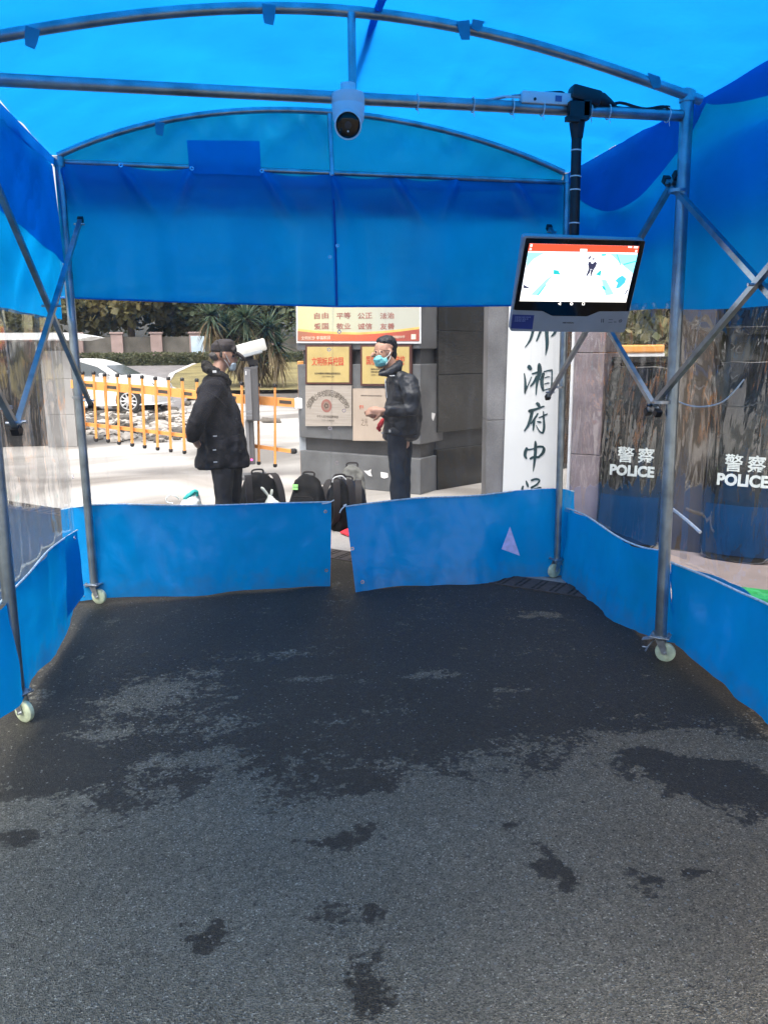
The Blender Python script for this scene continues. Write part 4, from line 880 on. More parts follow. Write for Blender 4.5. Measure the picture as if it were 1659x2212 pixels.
# ------------------------------------------------------------------ barrier gate
M_or = mat('barrier_orange', (.76, .33, .085), .45, 0, .08, 10); M_gunm = mat('machine_grey', (.10, .10, .105), .45, .2, .1, 6); M_gunl = mat('machine_front', (.20, .20, .21), .45, .2, .1, 6)
M_dk = mat('dark_sticker', (.05, .04, .03), .6)
c3b = CR(0, 750, 2.0737)
def yb_(u): return 10.62+(u-180)/(594-180)*(10.0-10.62)
def BP(cx, cy, dy=0.0): u, v = c3b(cx, cy); return Y(u, v, yb_(u)+dy)
gm = BP(1380, 1015); gm.z = 0
t = thing('barrier_gate', 'orange fence barrier gate with hanging bars and grey motor cabinet', 'barrier gate', gm)
def hangbar(tx, ty, bx_, by_, k):
    a, b = BP(tx, ty, -.06), BP(bx_, by_, -.06); d = b-a
    bm = B(); box(bm, (a+b)/2, (.040, .028, d.length), rot=d.to_track_quat('Z', 'Y').to_matrix(), bev=.004)
    o = obj('hanging_bar', bm, M_or, t)
    for s in (0, 1):
        e = (a, b)[s]; bm = B(); lathe(bm, [(.021, -.02), (.026, -.014), (.026, .014), (.015, .026)], e, d*(1 if s else -1), 10); obj('end_cap', bm, M_black, o, True)
    bm = B()
    for (s0_, s1_) in ((.16, .42), (.66, .92)):
        p, q = a.lerp(b, s0_), a.lerp(b, s1_); slab(bm, [p+V(-.010, -.0145, 0), p+V(.010, -.0145, 0), q+V(.010, -.0145, 0), q+V(-.010, -.0145, 0)], V(0, -1, 0), .002)
    obj('reflector', bm, M_dk, o)
bars = [(455, 490, 470, 905), (515, 490, 530, 855), (575, 500, 595, 860), (645, 503, 655, 872), (710, 507, 727, 882), (780, 512, 795, 892), (853, 520, 866, 903), (925, 520, 938, 913), (1000, 525, 1013, 922),
        (1080, 530, 1092, 935), (1160, 535, 1170, 948), (1240, 541, 1250, 960), (1326, 548, 1334, 968), (1416, 555, 1420, 982), (1508, 560, 1509, 995)]
for k, b_ in enumerate(bars): hangbar(*b_, k)
bm = B(); pts = [BP(400, 549), BP(760, 578), BP(1020, 602), BP(1300, 630), BP(1620, 653)]
tube(bm, pts, .052, square=True); boom = obj('boom', bm, M_or, t)
bm = B()
for cx in (485, 615, 748, 895, 1028, 1270, 1565):
    w = 33 if cx > 1500 else 26; y_ = 549+(cx-400)*.0853; slab(bm, [BP(cx-w, y_-11, -.054), BP(cx+w, y_-6, -.054), BP(cx+w, y_+12, -.054), BP(cx-w, y_+7, -.054)], V(0, -1, 0), .003)
obj('reflector', bm, M_dk, boom)
bm = B(); p, q = BP(1618, 653), BP(1690, 655); box(bm, (p+q)/2, ((q-p).length, .09, .12), bev=.01); obj('boom_clamp', bm, M_white, boom)
bm = B(); tube(bm, [BP(460, 768), BP(700, 795), BP(1000, 830), BP(1330, 880), BP(1600, 918)], .022, square=True); o = obj('lower_rail', bm, M_or, t)
bm = B(); lathe(bm, [(.03, -.02), (.036, 0), (.036, .04), (.02, .06)], BP(1603, 918), V(1, 0, 0), 10); obj('end_cap', bm, M_black, o)
# motor cabinet
cy_ = 9.75
def MC(cx, cy, dy=0.0): u, v = c3b(cx, cy); return Y(u, v, cy_+dy)
def mbox(x0, x1, y0, y1, dep, m, nm, par, dy=0.0, bev=.012):
    a, b = MC(x0, y0, dy), MC(x1, y1, dy); bm = B(); c = (a+b)/2; box(bm, V(c.x, c.y+dep/2, c.z), (abs(b.x-a.x), dep, abs(a.z-b.z)), 0, bev=bev); return obj(nm, bm, m, par)
cab = mbox(1338, 1426, 458, 752, .34, M_gunm, 'cabinet', t)
mbox(1338, 1386, 470, 745, .02, M_gunl, 'front_cover', cab, -.015, .004)
mbox(1346, 1353, 478, 500, .01, M_white, 'badge', cab, -.025, .001)
text('出入口', MC(1362, 700, -.03), V(1, 0, 0), uz, .09, .03, M_bez, cab); text('PARKING', MC(1362, 722, -.03), V(1, 0, 0), uz, .10, .018, M_bez, cab)
mbox(1376, 1416, 452, 460, .3, M_gunl, 'lid', cab, 0.02, .006)
mbox(1345, 1402, 750, 990, .24, M_gunm, 'column', t, .05); mbox(1345, 1374, 752, 985, .012, M_gunl, 'column_cover', t, .035, .003)
a, b = MC(1330, 985), MC(1412, 985); bm = B(); box(bm, V((a.x+b.x)/2, cy_+.15, .02), (.4, .4, .04), 0, bev=.006); obj('foot_plate', bm, M_gunm, t)
bm = B(); lathe(bm, [(.013, 0), (.010, .006), (.004, .009)], MC(1381, 965, .03), V(0, -1, 0), 12); obj('signal_lamp', bm, mat('red_lamp', (.9, .05, .2), .4, emit=(1, .08, .35, 1.6)), t)
# number plate camera on its bracket
t = thing('plate_camera', 'long white tube camera on a black bracket above the gate motor cabinet', 'camera', MC(1385, 450))
p, q = MC(1300, 372), MC(1458, 330); d = (q-p).normalized()
bm = B(); box(bm, (p+q)/2, ((q-p).length, .15, .145), rot=Matrix.Rotation(-math.atan2(d.z, d.x), 3, 'Y'), bev=.022); obj('housing', bm, mat('cream_housing', (.60, .60, .56), .45, 0, .08, 6), t, True)
bm = B(); box(bm, (p+q)/2+V(-.01, 0, -.07), ((q-p).length*.8, .15, .05), rot=Matrix.Rotation(-math.atan2(d.z, d.x), 3, 'Y'), bev=.012); obj('tray', bm, M_bez, t)
bm = B(); lathe(bm, [(.06, 0), (.06, .012)], p-d*.003, -d, 16); obj('lens', bm, M_lens, t)
bm = B(); tube(bm, [MC(1385, 458, .12), MC(1375, 425, .1), MC(1362, 375, .08)], [.03, .045, .04], 10); box(bm, MC(1345, 405, .05), (.12, .1, .08)); box(bm, MC(1392, 430, .05), (.1, .1, .06)); obj('bracket', bm, M_black, t)
# second post of the lane, orange and white, beside the pillar
t = thing('boom_rest_post', 'orange and grey post beside the gate pillar where the boom tip rests', 'post', G(660, 1022))
q0 = Y(655, 871, 9.4)
bm = B(); a = Y(651, 860, 9.42); box(bm, V(a.x+.06, 9.5, .72), (.17, .16, 1.44), bev=.012); obj('post', bm, M_or, t)
bm = B(); box(bm, V(a.x+.055, 9.41, .62), (.185, .03, .5), bev=.01); obj('sleeve', bm, M_bez, t)
bm = B(); box(bm, V(a.x+.02, 9.38, Y(655, 871, 9.4).z), (.2, .1, .13), bev=.015); obj('fork', bm, M_white, t)

# ------------------------------------------------------------------ white car beyond the barrier
def car(loc, rz, label):
    t = thing('parked_car', label, 'car', loc, rz)
    M_paint = mat('white_paint', (.78, .78, .77), .25, 0, .02, 2); M_gl = mat('car_glass', (.05, .06, .065), .08, 0, .1, 3)
    prof = [(-2.2, .42), (-2.26, .62), (-2.2, .92), (-1.75, 1.02), (-1.2, 1.36), (-.6, 1.47), (.1, 1.46), (.65, 1.30), (1.15, 1.03), (1.75, .92), (2.0, .78), (2.08, .55), (2.03, .30), (1.8, .22), (-1.8, .22)]
    P3 = polyline([V(x, 0, z) for x, z in prof]+[V(*[prof[0][0], 0, prof[0][1]])], 64)[:-1]
    bm = B(); rings = []
    for s, y in ((.90, -.86), (.975, -.88), (1.0, -.80), (1.012, -.4), (1.016, 0), (1.012, .4), (1.0, .80), (.975, .88), (.90, .86)):
        rg = []
        for p in P3:
            tum = max(0, p.z-.95)*.42; yy = y*(1-tum*.62/ .86 if abs(y) > .5 else 1)
            rg.append(bm.verts.new((p.x*s, yy, .72+(p.z-.72)*(s if abs(y) > .7 else 1))))
        rings.append(rg)
    n = len(P3)
    for A_, C_ in zip(rings, rings[1:]):
        for j in range(n): bm.faces.new((A_[j], A_[(j+1) % n], C_[(j+1) % n], C_[j]))
    bm.faces.new(rings[0]); bm.faces.new(rings[-1][::-1])
    obj('body', bm, M_paint, t, True, local=True)
    for sd in (-1, 1):
        def sg(pts, nm, m, off=.004):
            bm = B(); q = [V(x, sd*(.865-max(0, z-.95)*.30), z) for x, z in pts]; slab(bm, q if sd < 0 else q[::-1], V(0, sd, .3), off); return obj(nm, bm, m, t, local=True)
        sg([(-1.45, 1.02), (-1.1, 1.31), (-.55, 1.40), (-.45, 1.40), (-.42, 1.03)], 'side_window', M_gl); sg([(-.33, 1.03), (-.36, 1.40), (.05, 1.39), (.55, 1.25), (.92, 1.02)], 'side_window', M_gl)
        bm = B(); box(bm, (.78, sd*.98, 1.03), (.2, .16, .12), bev=.03); obj('wing_mirror', bm, M_paint, t, True, local=True)
        bm = B(); slab(bm, [V(1.9, sd*.86, .72), V(2.05, sd*.66, .68), V(2.02, sd*.6, .78), V(1.85, sd*.87, .86)], V(.6, sd*.6, .3), .02); obj('headlight', bm, M_gl, t, local=True)
        for x in (-1.36, 1.38):
            bm = B(); lathe(bm, [(.37, -.02), (.37, .02)], (x, sd*.845, .335), V(0, sd, 0), 24); obj('wheel_arch', bm, M_blackm, t, local=True)
            bm = B(); lathe(bm, [(.2, -.1), (.30, -.1), (.33, -.06), (.33, .06), (.30, .09), (.24, .09), (.235, .05)], (x, sd*.80, .33), V(0, sd, 0), 28); w = obj('wheel', bm, M_blackm, t, True, local=True)
            bm = B(); lathe(bm, [(.235, 0), (.235, .055), (.215, .058), (.20, .02), (.06, .03), (.055, .055), (.0, .06)], (x, sd*.84, .33), V(0, sd, 0), 28)
            for k in range(10):
                a = 2*math.pi*k/10; d = V(math.cos(a), 0, math.sin(a)); tube(bm, [V(x, sd*.885, .33)+d*.05, V(x, sd*.89, .33)+d*.215], [.02, .016], 6)
            obj('rim', bm, M_steel_l, w, True)
    bm = B(); slab(bm, [V(.72, -.62, 1.29), V(.72, .62, 1.29), V(1.17, .74, 1.04), V(1.17, -.74, 1.04)], V(.6, 0, .9), .006); obj('windscreen', bm, M_gl, t, local=True)
    bm = B(); slab(bm, [V(-1.27, -.60, 1.33), V(-1.27, .60, 1.33), V(-1.72, .70, 1.05), V(-1.72, -.70, 1.05)][::-1], V(-.6, 0, .9), .006); obj('rear_window', bm, M_gl, t, local=True)
    return t
M_steel_l = mat('alloy_rim', (.55, .55, .55), .35, .3, .1, 10); M_wellblack = M_blackm
wp = G(283, 893); cr_ = R(-13)
car(wp-V(1.38*math.cos(cr_)+.8*math.sin(cr_), 1.38*math.sin(cr_)-.8*math.cos(cr_), 0), cr_, 'white saloon car parked beyond the orange barrier with its nose to the right')

# ------------------------------------------------------------------ broken concrete by the barrier
M_rub = mat('broken_concrete', (.34, .31, .28), .95, 0, .35, 6, .4, 20); M_rubd = mat('dark_soil', (.09, .08, .07), .95, 0, .4, 8, .5, 20)
def chunk(bm, c, s, seed):
    rnd_ = random.Random(seed); r = bmesh.ops.create_icosphere(bm, subdivisions=1, radius=1); vs = r['verts']
    for v in vs: v.co *= rnd_.uniform(.65, 1.15)
    m = Matrix.Translation(Vector(c)) @ Matrix.Rotation(rnd_.uniform(0, 6.3), 4, 'Z') @ Matrix.Rotation(rnd_.uniform(-.35, .35), 4, 'X') @ Matrix.Diagonal((*s, 1)); bmesh.ops.transform(bm, matrix=m, verts=vs)
rg = random.Random(4); bm = B()
for k in range(420):
    u = rg.uniform(182, 420); cv = 905+abs(u-270)*.05; v = rg.gauss(918, 18)
    v = min(max(v, 876), 955); p = G(u, v); s = rg.uniform(.04, .17)*(1 if rg.random() < .85 else 1.7)
    chunk(bm, p+V(0, 0, s*.25), (s, s*rg.uniform(.6, 1), s*rg.uniform(.25, .55)), k)
o = obj('rubble', bm, [M_rub, M_rubd])
for p in o.data.polygons: p.material_index = 1 if (p.index//20) % 7 in (0, 2, 5) else 0
tag(o, 'heap of broken concrete along the broken road beyond the barrier', 'rubble', kind='stuff')
for k, (u, v, sx_, sz_, lab) in enumerate(((310, 938, .33, .13, 'large pale tilted concrete lump under the middle barrier bars'), (235, 942, .2, .05, 'flat grey concrete slab near the left end of the barrier'), (252, 955, .16, .07, 'small dark concrete block at the foot of the barrier bars'),
                                    (196, 938, .22, .08, 'rough concrete lump beside the left tent post'), (585, 913, .35, .07, 'low grey rubble slab lying between the two bars right of the cabinet'))):
    bm = B(); chunk(bm, G(u, v)+V(0, 0, sz_*.5), (sx_, sx_*.7, sz_), 90+k); tag(obj('concrete_lump', bm, M_rub), lab, 'rubble', 'broken concrete lumps')
bm = B()
for k in range(46):
    p = G(rg.uniform(308, 385), 0*1+rg.uniform(822, 834)); chunk(bm, V(p.x, p.y, .12), (.22, .18, .16), 300+k)
tag(obj('kerb_stones', bm, M_rubd), 'row of dark stones edging the lane behind the car', 'stones', kind='stuff')

# ------------------------------------------------------------------ trees, hedge, palm and boundary wall
def leaf_mat(name, c1, c2, c3, sc=.9):
    m = bpy.data.materials.new(name); m.use_nodes = True; n = m.node_tree.nodes; l = m.node_tree.links; b = n['Principled BSDF']; b.inputs['Roughness'].default_value = .6
    tc = n.new('ShaderNodeTexCoord'); a = n.new('ShaderNodeTexNoise'); a.inputs['Scale'].default_value = sc; a.inputs['Detail'].default_value = 8; a.inputs['Roughness'].default_value = .7
    l.new(tc.outputs['Object'], a.inputs['Vector']); r = n.new('ShaderNodeValToRGB'); e = r.color_ramp.elements
    e[0].position = .34; e[0].color = c1+(1,); e[1].position = .5; e[1].color = c2+(1,); q = e.new(.66); q.color = c3+(1,)
    l.new(a.outputs['Fac'], r.inputs[0]); l.new(r.outputs[0], b.inputs['Base Color'])
    tl = n.new('ShaderNodeBsdfTranslucent'); l.new(r.outputs[0], tl.inputs['Color']); mx = n.new('ShaderNodeMixShader'); mx.inputs[0].default_value = .45
    l.new(b.outputs[0], mx.inputs[1]); l.new(tl.outputs[0], mx.inputs[2]); l.new(mx.outputs[0], n['Material Output'].inputs['Surface']); return m
L_dark = leaf_mat('leaf_dark', (.05, .075, .042), (.11, .14, .075), (.20, .22, .13))
L_olive = leaf_mat('leaf_olive', (.07, .085, .042), (.16, .165, .08), (.28, .25, .13))
L_gold = leaf_mat('leaf_gold', (.08, .085, .035), (.18, .16, .065), (.32, .26, .11))
M_bark = mat('bark', (.085, .065, .05), .95, 0, .35, 6, .8, 12, stretch=(1, 1, .2))
def leaf(bm, p, s, rn, droop=0):
    a = V(rn.gauss(0, 1), rn.gauss(0, 1), rn.gauss(0, .7)-droop).normalized(); b = a.orthogonal().normalized(); b.rotate(Matrix.Rotation(rn.uniform(0, 6.3), 3, a)); w = s*rn.uniform(.3, .45)
    bm.faces.new([bm.verts.new(q) for q in (p, p+a*s*.5+b*w, p+a*s, p+a*s*.5-b*w)])
def crown_mesh(seed, n, rx, rz, zc, ls, clumps=26):
    rn = random.Random(seed); bm = B(); cs = []
    for k in range(clumps):
        d = V(rn.gauss(0, 1), rn.gauss(0, 1), rn.gauss(0, 1)).normalized()*rn.uniform(.35, 1)**.5
        cs.append((V(d.x*rx, d.y*rx, zc+d.z*rz), rn.uniform(.28, .5)*rx))
    for k in range(n):
        c, r = cs[rn.randrange(clumps)]; d = V(rn.gauss(0, 1), rn.gauss(0, 1), rn.gauss(0, .8)).normalized()*r*rn.uniform(.4, 1.05)
        leaf(bm, c+d, ls*rn.uniform(.6, 1.3), rn)
    return bm, cs
def tree_proto(seed, h, rx, rz, zc, lm, n=3600, ls=.34):
    t = thing('tree', '', 'tree')
    bm, cs = crown_mesh(seed, n, rx, rz, zc, ls); obj('crown', bm, lm, t, local=True)
    rn = random.Random(seed); bm = B(); tube(bm, polyline([V(0, 0, -.3), V(.08, .05, h*.25), V(-.05, .1, h*.5), V(.05, 0, zc)], 10), [.2-.012*i for i in range(11)], 8)
    for c, r in cs[:9]:
        s = V(.02, .05, h*rn.uniform(.25, .5)); tube(bm, polyline([s, s.lerp(c, .5)+V(0, 0, .3), c], 6), [.09, .08, .065, .05, .04, .03, .02], 6)
    obj('trunk', bm, M_bark, t, True, local=True); return t
def copy_tree(o, parent=None):
    c = o.copy(); COL.objects.link(c); c.parent = parent
    for ch in o.children: copy_tree(ch, c)
    return c
protos = [tree_proto(1, 7, 2.6, 2.9, 4.4, L_dark), tree_proto(2, 6.5, 2.4, 2.6, 4.0, L_olive), tree_proto(3, 6, 2.2, 2.5, 3.6, L_gold)]
TL = ['dark green tree in the row beyond the boundary wall', 'olive brown tree in the row beyond the boundary wall', 'yellowing tree in the row beyond the boundary wall']
used = [0, 0, 0]; rn = random.Random(21)
spots = [(-24, 48, 1), (-20.5, 50, 0), (-17, 47.5, 2), (-14.2, 50, 0), (-11.5, 47.2, 1), (-9, 50.5, 0), (-6.6, 47.6, 2), (-4.4, 51, 1), (-2, 48, 0), (.6, 50, 1), (3.2, 47.5, 0), (6.5, 50, 1), (10, 49, 0), (14, 52, 2), (19, 49, 0), (24, 52, 1), (29, 48, 0), (35, 50, 1), (41, 48, 0),
         (-18, 57, 0), (-10, 57, 0), (-3, 57, 1), (4, 57, 0), (12, 58, 0), (22, 58, 0), (32, 58, 0)]
near = [(8.4, 15.5, 1), (11.5, 17.5, 0), (14.5, 14.5, 1), (9.5, 22, 0), (17, 20, 2)]
for x, y, k in spots+near:
    o = protos[k] if not used[k] else copy_tree(protos[k]); used[k] = 1
    o.location = (x, y, slope_z(y) if y > 25 else 0); s = rn.uniform(.9, 1.25)*(1 if y > 25 else .8); o.scale = (s, s, s*rn.uniform(.95, 1.2)); o.rotation_euler = (0, 0, rn.uniform(0, 6.3))
    o['group'] = 'trees beyond the wall' if y > 25 else 'trees behind the guard booth'
    o['label'] = TL[k] if y > 25 else ['dark green tree rising behind the stone booth right of the tent', 'olive tree rising behind the stone booth right of the tent', 'yellowing tree behind the stone booth right of the tent'][k]
# hedge
bm = B(); rn = random.Random(5); hx0, hx1 = Y(-120, 780, 45).x, 40.0
for k in range(9000):
    x = rn.uniform(hx0, hx1) if k % 3 == 0 else rn.uniform(hx0, Y(700, 780, 45).x); f = rn.random(); zt = .62+.06*noise.noise(V(x*.7, 0, 0))
    p = V(x, 45+rn.uniform(-.35, .35), slope_z(45)+zt) if f < .35 else V(x, 44.65+rn.uniform(-.05, .1), slope_z(45)+rn.uniform(0, zt))
    leaf(bm, p, rn.uniform(.09, .18), rn)
box(bm, ((hx0+hx1)/2, 45.05, slope_z(45)+.26), (hx1-hx0, .6, .56))
tag(obj('hedge', bm, leaf_mat('hedge_leaf', (.05, .065, .035), (.10, .115, .06), (.17, .17, .09), 2.0)), 'low clipped hedge along the far side of the lane', 'hedge')
# boundary wall with pale piers
M_bw = mat('old_wall', (.12, .11, .095), .9, 0, .3, 1.5, .2, 20); M_pier = mat('pink_pier', (.33, .24, .22), .85, 0, .15, 2)
t = thing('boundary_wall', 'dark boundary wall with pinkish piers behind the hedge', 'wall', (0, 46.2, 0)); zb_ = slope_z(46)
bm = B(); box(bm, (5, 46.4, zb_+.75), (76, .2, 1.5)); obj('wall_panel', bm, M_bw, t)
for k in range(30):
    x = -26+k*2.1; bm = B(); box(bm, (x, 46.2, zb_+.82), (.62, .34, 1.64), bev=.02); box(bm, (x, 46.2, zb_+1.7), (.74, .44, .1), bev=.02); obj('pier', bm, M_pier, t)
a = Y(428, 746, 45.6)
t = thing('notice_board', 'small pale blue notice board standing before the boundary wall', 'sign', (a.x, 45.6, zb_))
bm = B(); box(bm, (a.x, 45.6, a.z), (.72, .05, 1.0), bev=.02); obj('board', bm, mat('pale_blue_board', (.42, .52, .62), .5, 0, .15, 3), t)
bm = B()
for s in (-.3, .3): tube(bm, [V(a.x+s, 45.65, zb_-.1), V(a.x+s, 45.65, a.z)], .03, 8)
obj('post_pair', bm, M_steel, t)
# palm-like yucca clump
t = thing('yucca', 'clump of spiky yucca heads with dead hanging leaves on the lawn', 'yucca', G(535, 835)*0+V(Y(535, 835, 30).x, 30, slope_z(30)+.1))
M_yl = leaf_mat('yucca_leaf', (.022, .042, .026), (.05, .085, .05), (.12, .15, .085), 1.6); M_yd = leaf_mat('yucca_dead', (.10, .075, .04), (.20, .15, .08), (.32, .26, .15), 1.6)
def blade(bm, p, d, L, w, droop, rn):
    s = d.cross(V(0, 0, 1)); s = (s if s.length > .01 else V(1, 0, 0)).normalized(); pr = None
    for i in range(5):
        f = i/4; c = p+d*L*f+V(0, 0, -droop*L*f*f); ww = w*(1-f**1.5)+.004; u_ = bm.verts.new(c+s*ww); v_ = bm.verts.new(c-s*ww)
        if pr: bm.faces.new((pr[0], u_, v_, pr[1]))
        pr = (u_, v_)
rn = random.Random(8)
for (u, v, s) in ((532, 690, 1.15), (484, 704, 1.0), (578, 708, 1.0), (508, 742, .95), (563, 762, .95), (455, 682, 1.0), (600, 745, .9), (535, 735, 1.0)):
    c = Y(u, v, 30+rn.uniform(-.8, .8)); bm = B()
    for k in range(110):
        d = V(rn.gauss(0, 1), rn.gauss(0, 1), rn.gauss(.35, .7)).normalized(); blade(bm, c+d*.05, d, s*rn.uniform(.8, 1.1), .05, rn.uniform(.05, .35), rn)
    obj('rosette', bm, M_yl, t, local=False)
    bm = B()
    for k in range(60):
        d = V(rn.gauss(0, 1), rn.gauss(0, 1), rn.gauss(-.4, .4)).normalized(); blade(bm, c-V(0, 0, rn.uniform(.1, .7)), d, s*rn.uniform(.5, .9), .04, rn.uniform(.6, 1.1), rn)
    obj('dead_skirt', bm, M_yd, t)
    b = V(Y(535, 835, 30).x+rn.uniform(-.25, .25), 30+rn.uniform(-.3, .3), slope_z(30)); bm = B(); tube(bm, polyline([b, b.lerp(c, .5)+V(rn.uniform(-.1, .1), 0, .1), c], 8), .09, 8); obj('trunk', bm, M_bark, t, True)
bm = B()
for k in range(160):
    c = Y(rn.uniform(512, 572), rn.uniform(765, 800), 30+rn.uniform(-.5, .5)); d = V(rn.gauss(0, .6), rn.gauss(0, .6), -1).normalized(); blade(bm, c, d, rn.uniform(.5, .9), .035, .2, rn)
obj('dead_skirt', bm, M_yd, t)

# ------------------------------------------------------------------ gate wall on the far left
lp = G(130, 966)
t = thing('entrance_pillar', 'pale grey stone pillar seen through the streaked film left of the tent', 'pillar', lp)
bm = B(); a, b = Y(99, 900, lp.y), Y(163, 900, lp.y); w = b.x-a.x
for z0, z1 in ((0, .55), (.553, 1.15), (1.153, 1.62)): box(bm, ((a.x+b.x)/2, lp.y+w/2, (z0+z1)/2), (w, w, z1-z0), bev=.008)
obj('shaft', bm, mat('pale_granite', (.30, .29, .28), .55, 0, .12, 4), t)
t = thing('entrance_wall', 'dark stone wall with overhanging white coping left of the tent', 'wall', lp+V(-2, 0, 0))
c = Y(40, 725, lp.y); bm = B(); box(bm, (a.x-2.2, lp.y+.5, .8), (4.38, .5, 1.6), bev=.01); obj('wall_body', bm, M_granD, t)
bm = B(); e = Y(206, 727, lp.y); zc = e.z; slab(bm, [V(a.x-4.6, lp.y-.25, zc-.06), V(e.x-.25, lp.y-.25, zc-.05), V(e.x, lp.y-.25, zc+.0), V(e.x-.1, lp.y-.25, zc+.025), V(e.x-.3, lp.y-.25, zc+.06), V(a.x-4.6, lp.y-.25, zc+.06)], V(0, 1, 0), 1.2); obj('coping', bm, M_white, t)
bm = B(); box(bm, (a.x-2.2, lp.y+.4, (1.6+zc-.06)/2), (4.2, .3, zc-.06-1.6)); obj('coping_support', bm, M_granD, t)

# ------------------------------------------------------------------ right side: booth, columns, shields
q0, q1 = G(1450, 1190), G(1659, 1215); qx = (q1-q0).normalized(); qn = V(-qx.y, qx.x, 0)
if qn.dot(EYE-q0) < 0: qn = -qn
qa = math.atan2(qx.y, qx.x)
def QP(u, v, d=0.0): return PL(u, v, q0-qn*0+qn*d, qn)
def qs(u): return (QP(u, 1150)-q0).dot(qx)
def qbox(bm, s0_, s1_, z0, z1, d0, d1, bev=0.0):      # d0..d1 behind the front line
    c = q0+qx*(s0_+s1_)/2-qn*(d0+d1)/2; box(bm, V(c.x, c.y, (z0+z1)/2), (s1_-s0_, d1-d0, z1-z0), qa, bev=bev)
M_pave = mat('pink_paving', (.21, .17, .16), .85, 0, .14, 5, .2, 50)
bm = B(); slab(bm, [q0+qx*-1.6+V(0, 0, .004), q0+qx*7+V(0, 0, .004), q0+qx*7+qn*1.0+V(0, 0, .004), q0+qx*-1.2+qn*1.0+V(0, 0, .004)], V(0, 0, 1), .005); tag(obj('pavement', bm, M_pave), kind='structure')
M_brown = stone('brown_granite', (.06, .048, .036), .4, .5, 3); M_glass = mat('booth_glass', (.012, .014, .013), .05, 0, .2, 2, spec=.8)
t = thing('guard_booth', 'dark glazed stone guard booth standing behind the right hand film', 'booth', q0+qx*1.5)
bm = B(); qbox(bm, qs(1438), qs(1512), 0, 2.7, .02, .5, .006); obj('pier', bm, M_brown, t)
bm = B(); qbox(bm, qs(1512), 6, 0, .12, .06, .5, .004); obj('sill', bm, M_steel_l, t)
bm = B(); qbox(bm, qs(1512), 6, .12, 2.5, .30, .33); obj('window_pane', bm, M_glass, t)
bm = B(); qbox(bm, qs(1512), 6, 1.62, 1.68, .24, .36, .004); qbox(bm, qs(1800), qs(1800)+.06, .12, 2.5, .24, .36, .004); obj('window_frame', bm, M_granD, t)
bm = B(); qbox(bm, qs(1438)-.1, 6.1, 2.7, 2.9, -.3, 2.5, .01); obj('roof', bm, M_brown, t)
bm = B(); qbox(bm, 6, 6.2, 0, 2.7, 0, 2.4); qbox(bm, qs(1438), 6, 0, 2.7, 2.3, 2.4); obj('rear_wall', bm, M_brown, t)
t = thing('dark_screen_wall', 'low dark stone wall behind the police shield between two columns', 'wall', q0-qx*.6)
bm = B(); qbox(bm, qs(1286), qs(1437), 0, 1.42, .22, .4, .006); obj('wall_body', bm, M_granD, t); bm = B(); qbox(bm, qs(1286), qs(1437), 1.42, 1.47, .19, .43, .004); obj('coping', bm, M_granD, t)
M_pinkc = stone('pink_granite', (.20, .165, .175), .5, .35, 4)
t = thing('pink_column', 'pinkish stone column right of the school sign', 'column', q0+qx*qs(1255))
bm = B()
for z0, z1 in ((0, .7), (.703, 1.5), (1.503, 3.0)): qbox(bm, qs(1226), qs(1288), z0, z1, .0, .4, .006)
obj('shaft', bm, M_pinkc, t); bm = B(); qbox(bm, qs(1221), qs(1227)-.004, 0, 3.0, -.02, .05); obj('white_trim', bm, M_white, t)
M_sh = mat('shield_black', (.013, .014, .013), .12, 0, .4, 5, .15, 7); M_shb = mat('reflected_navy', (.006, .022, .06), .2, 0, .3, 5); M_let = mat('reflective_letter', (.50, .55, .54), .45, 0, .1, 40)  # navy is the blue tent panel's reflection put into colour
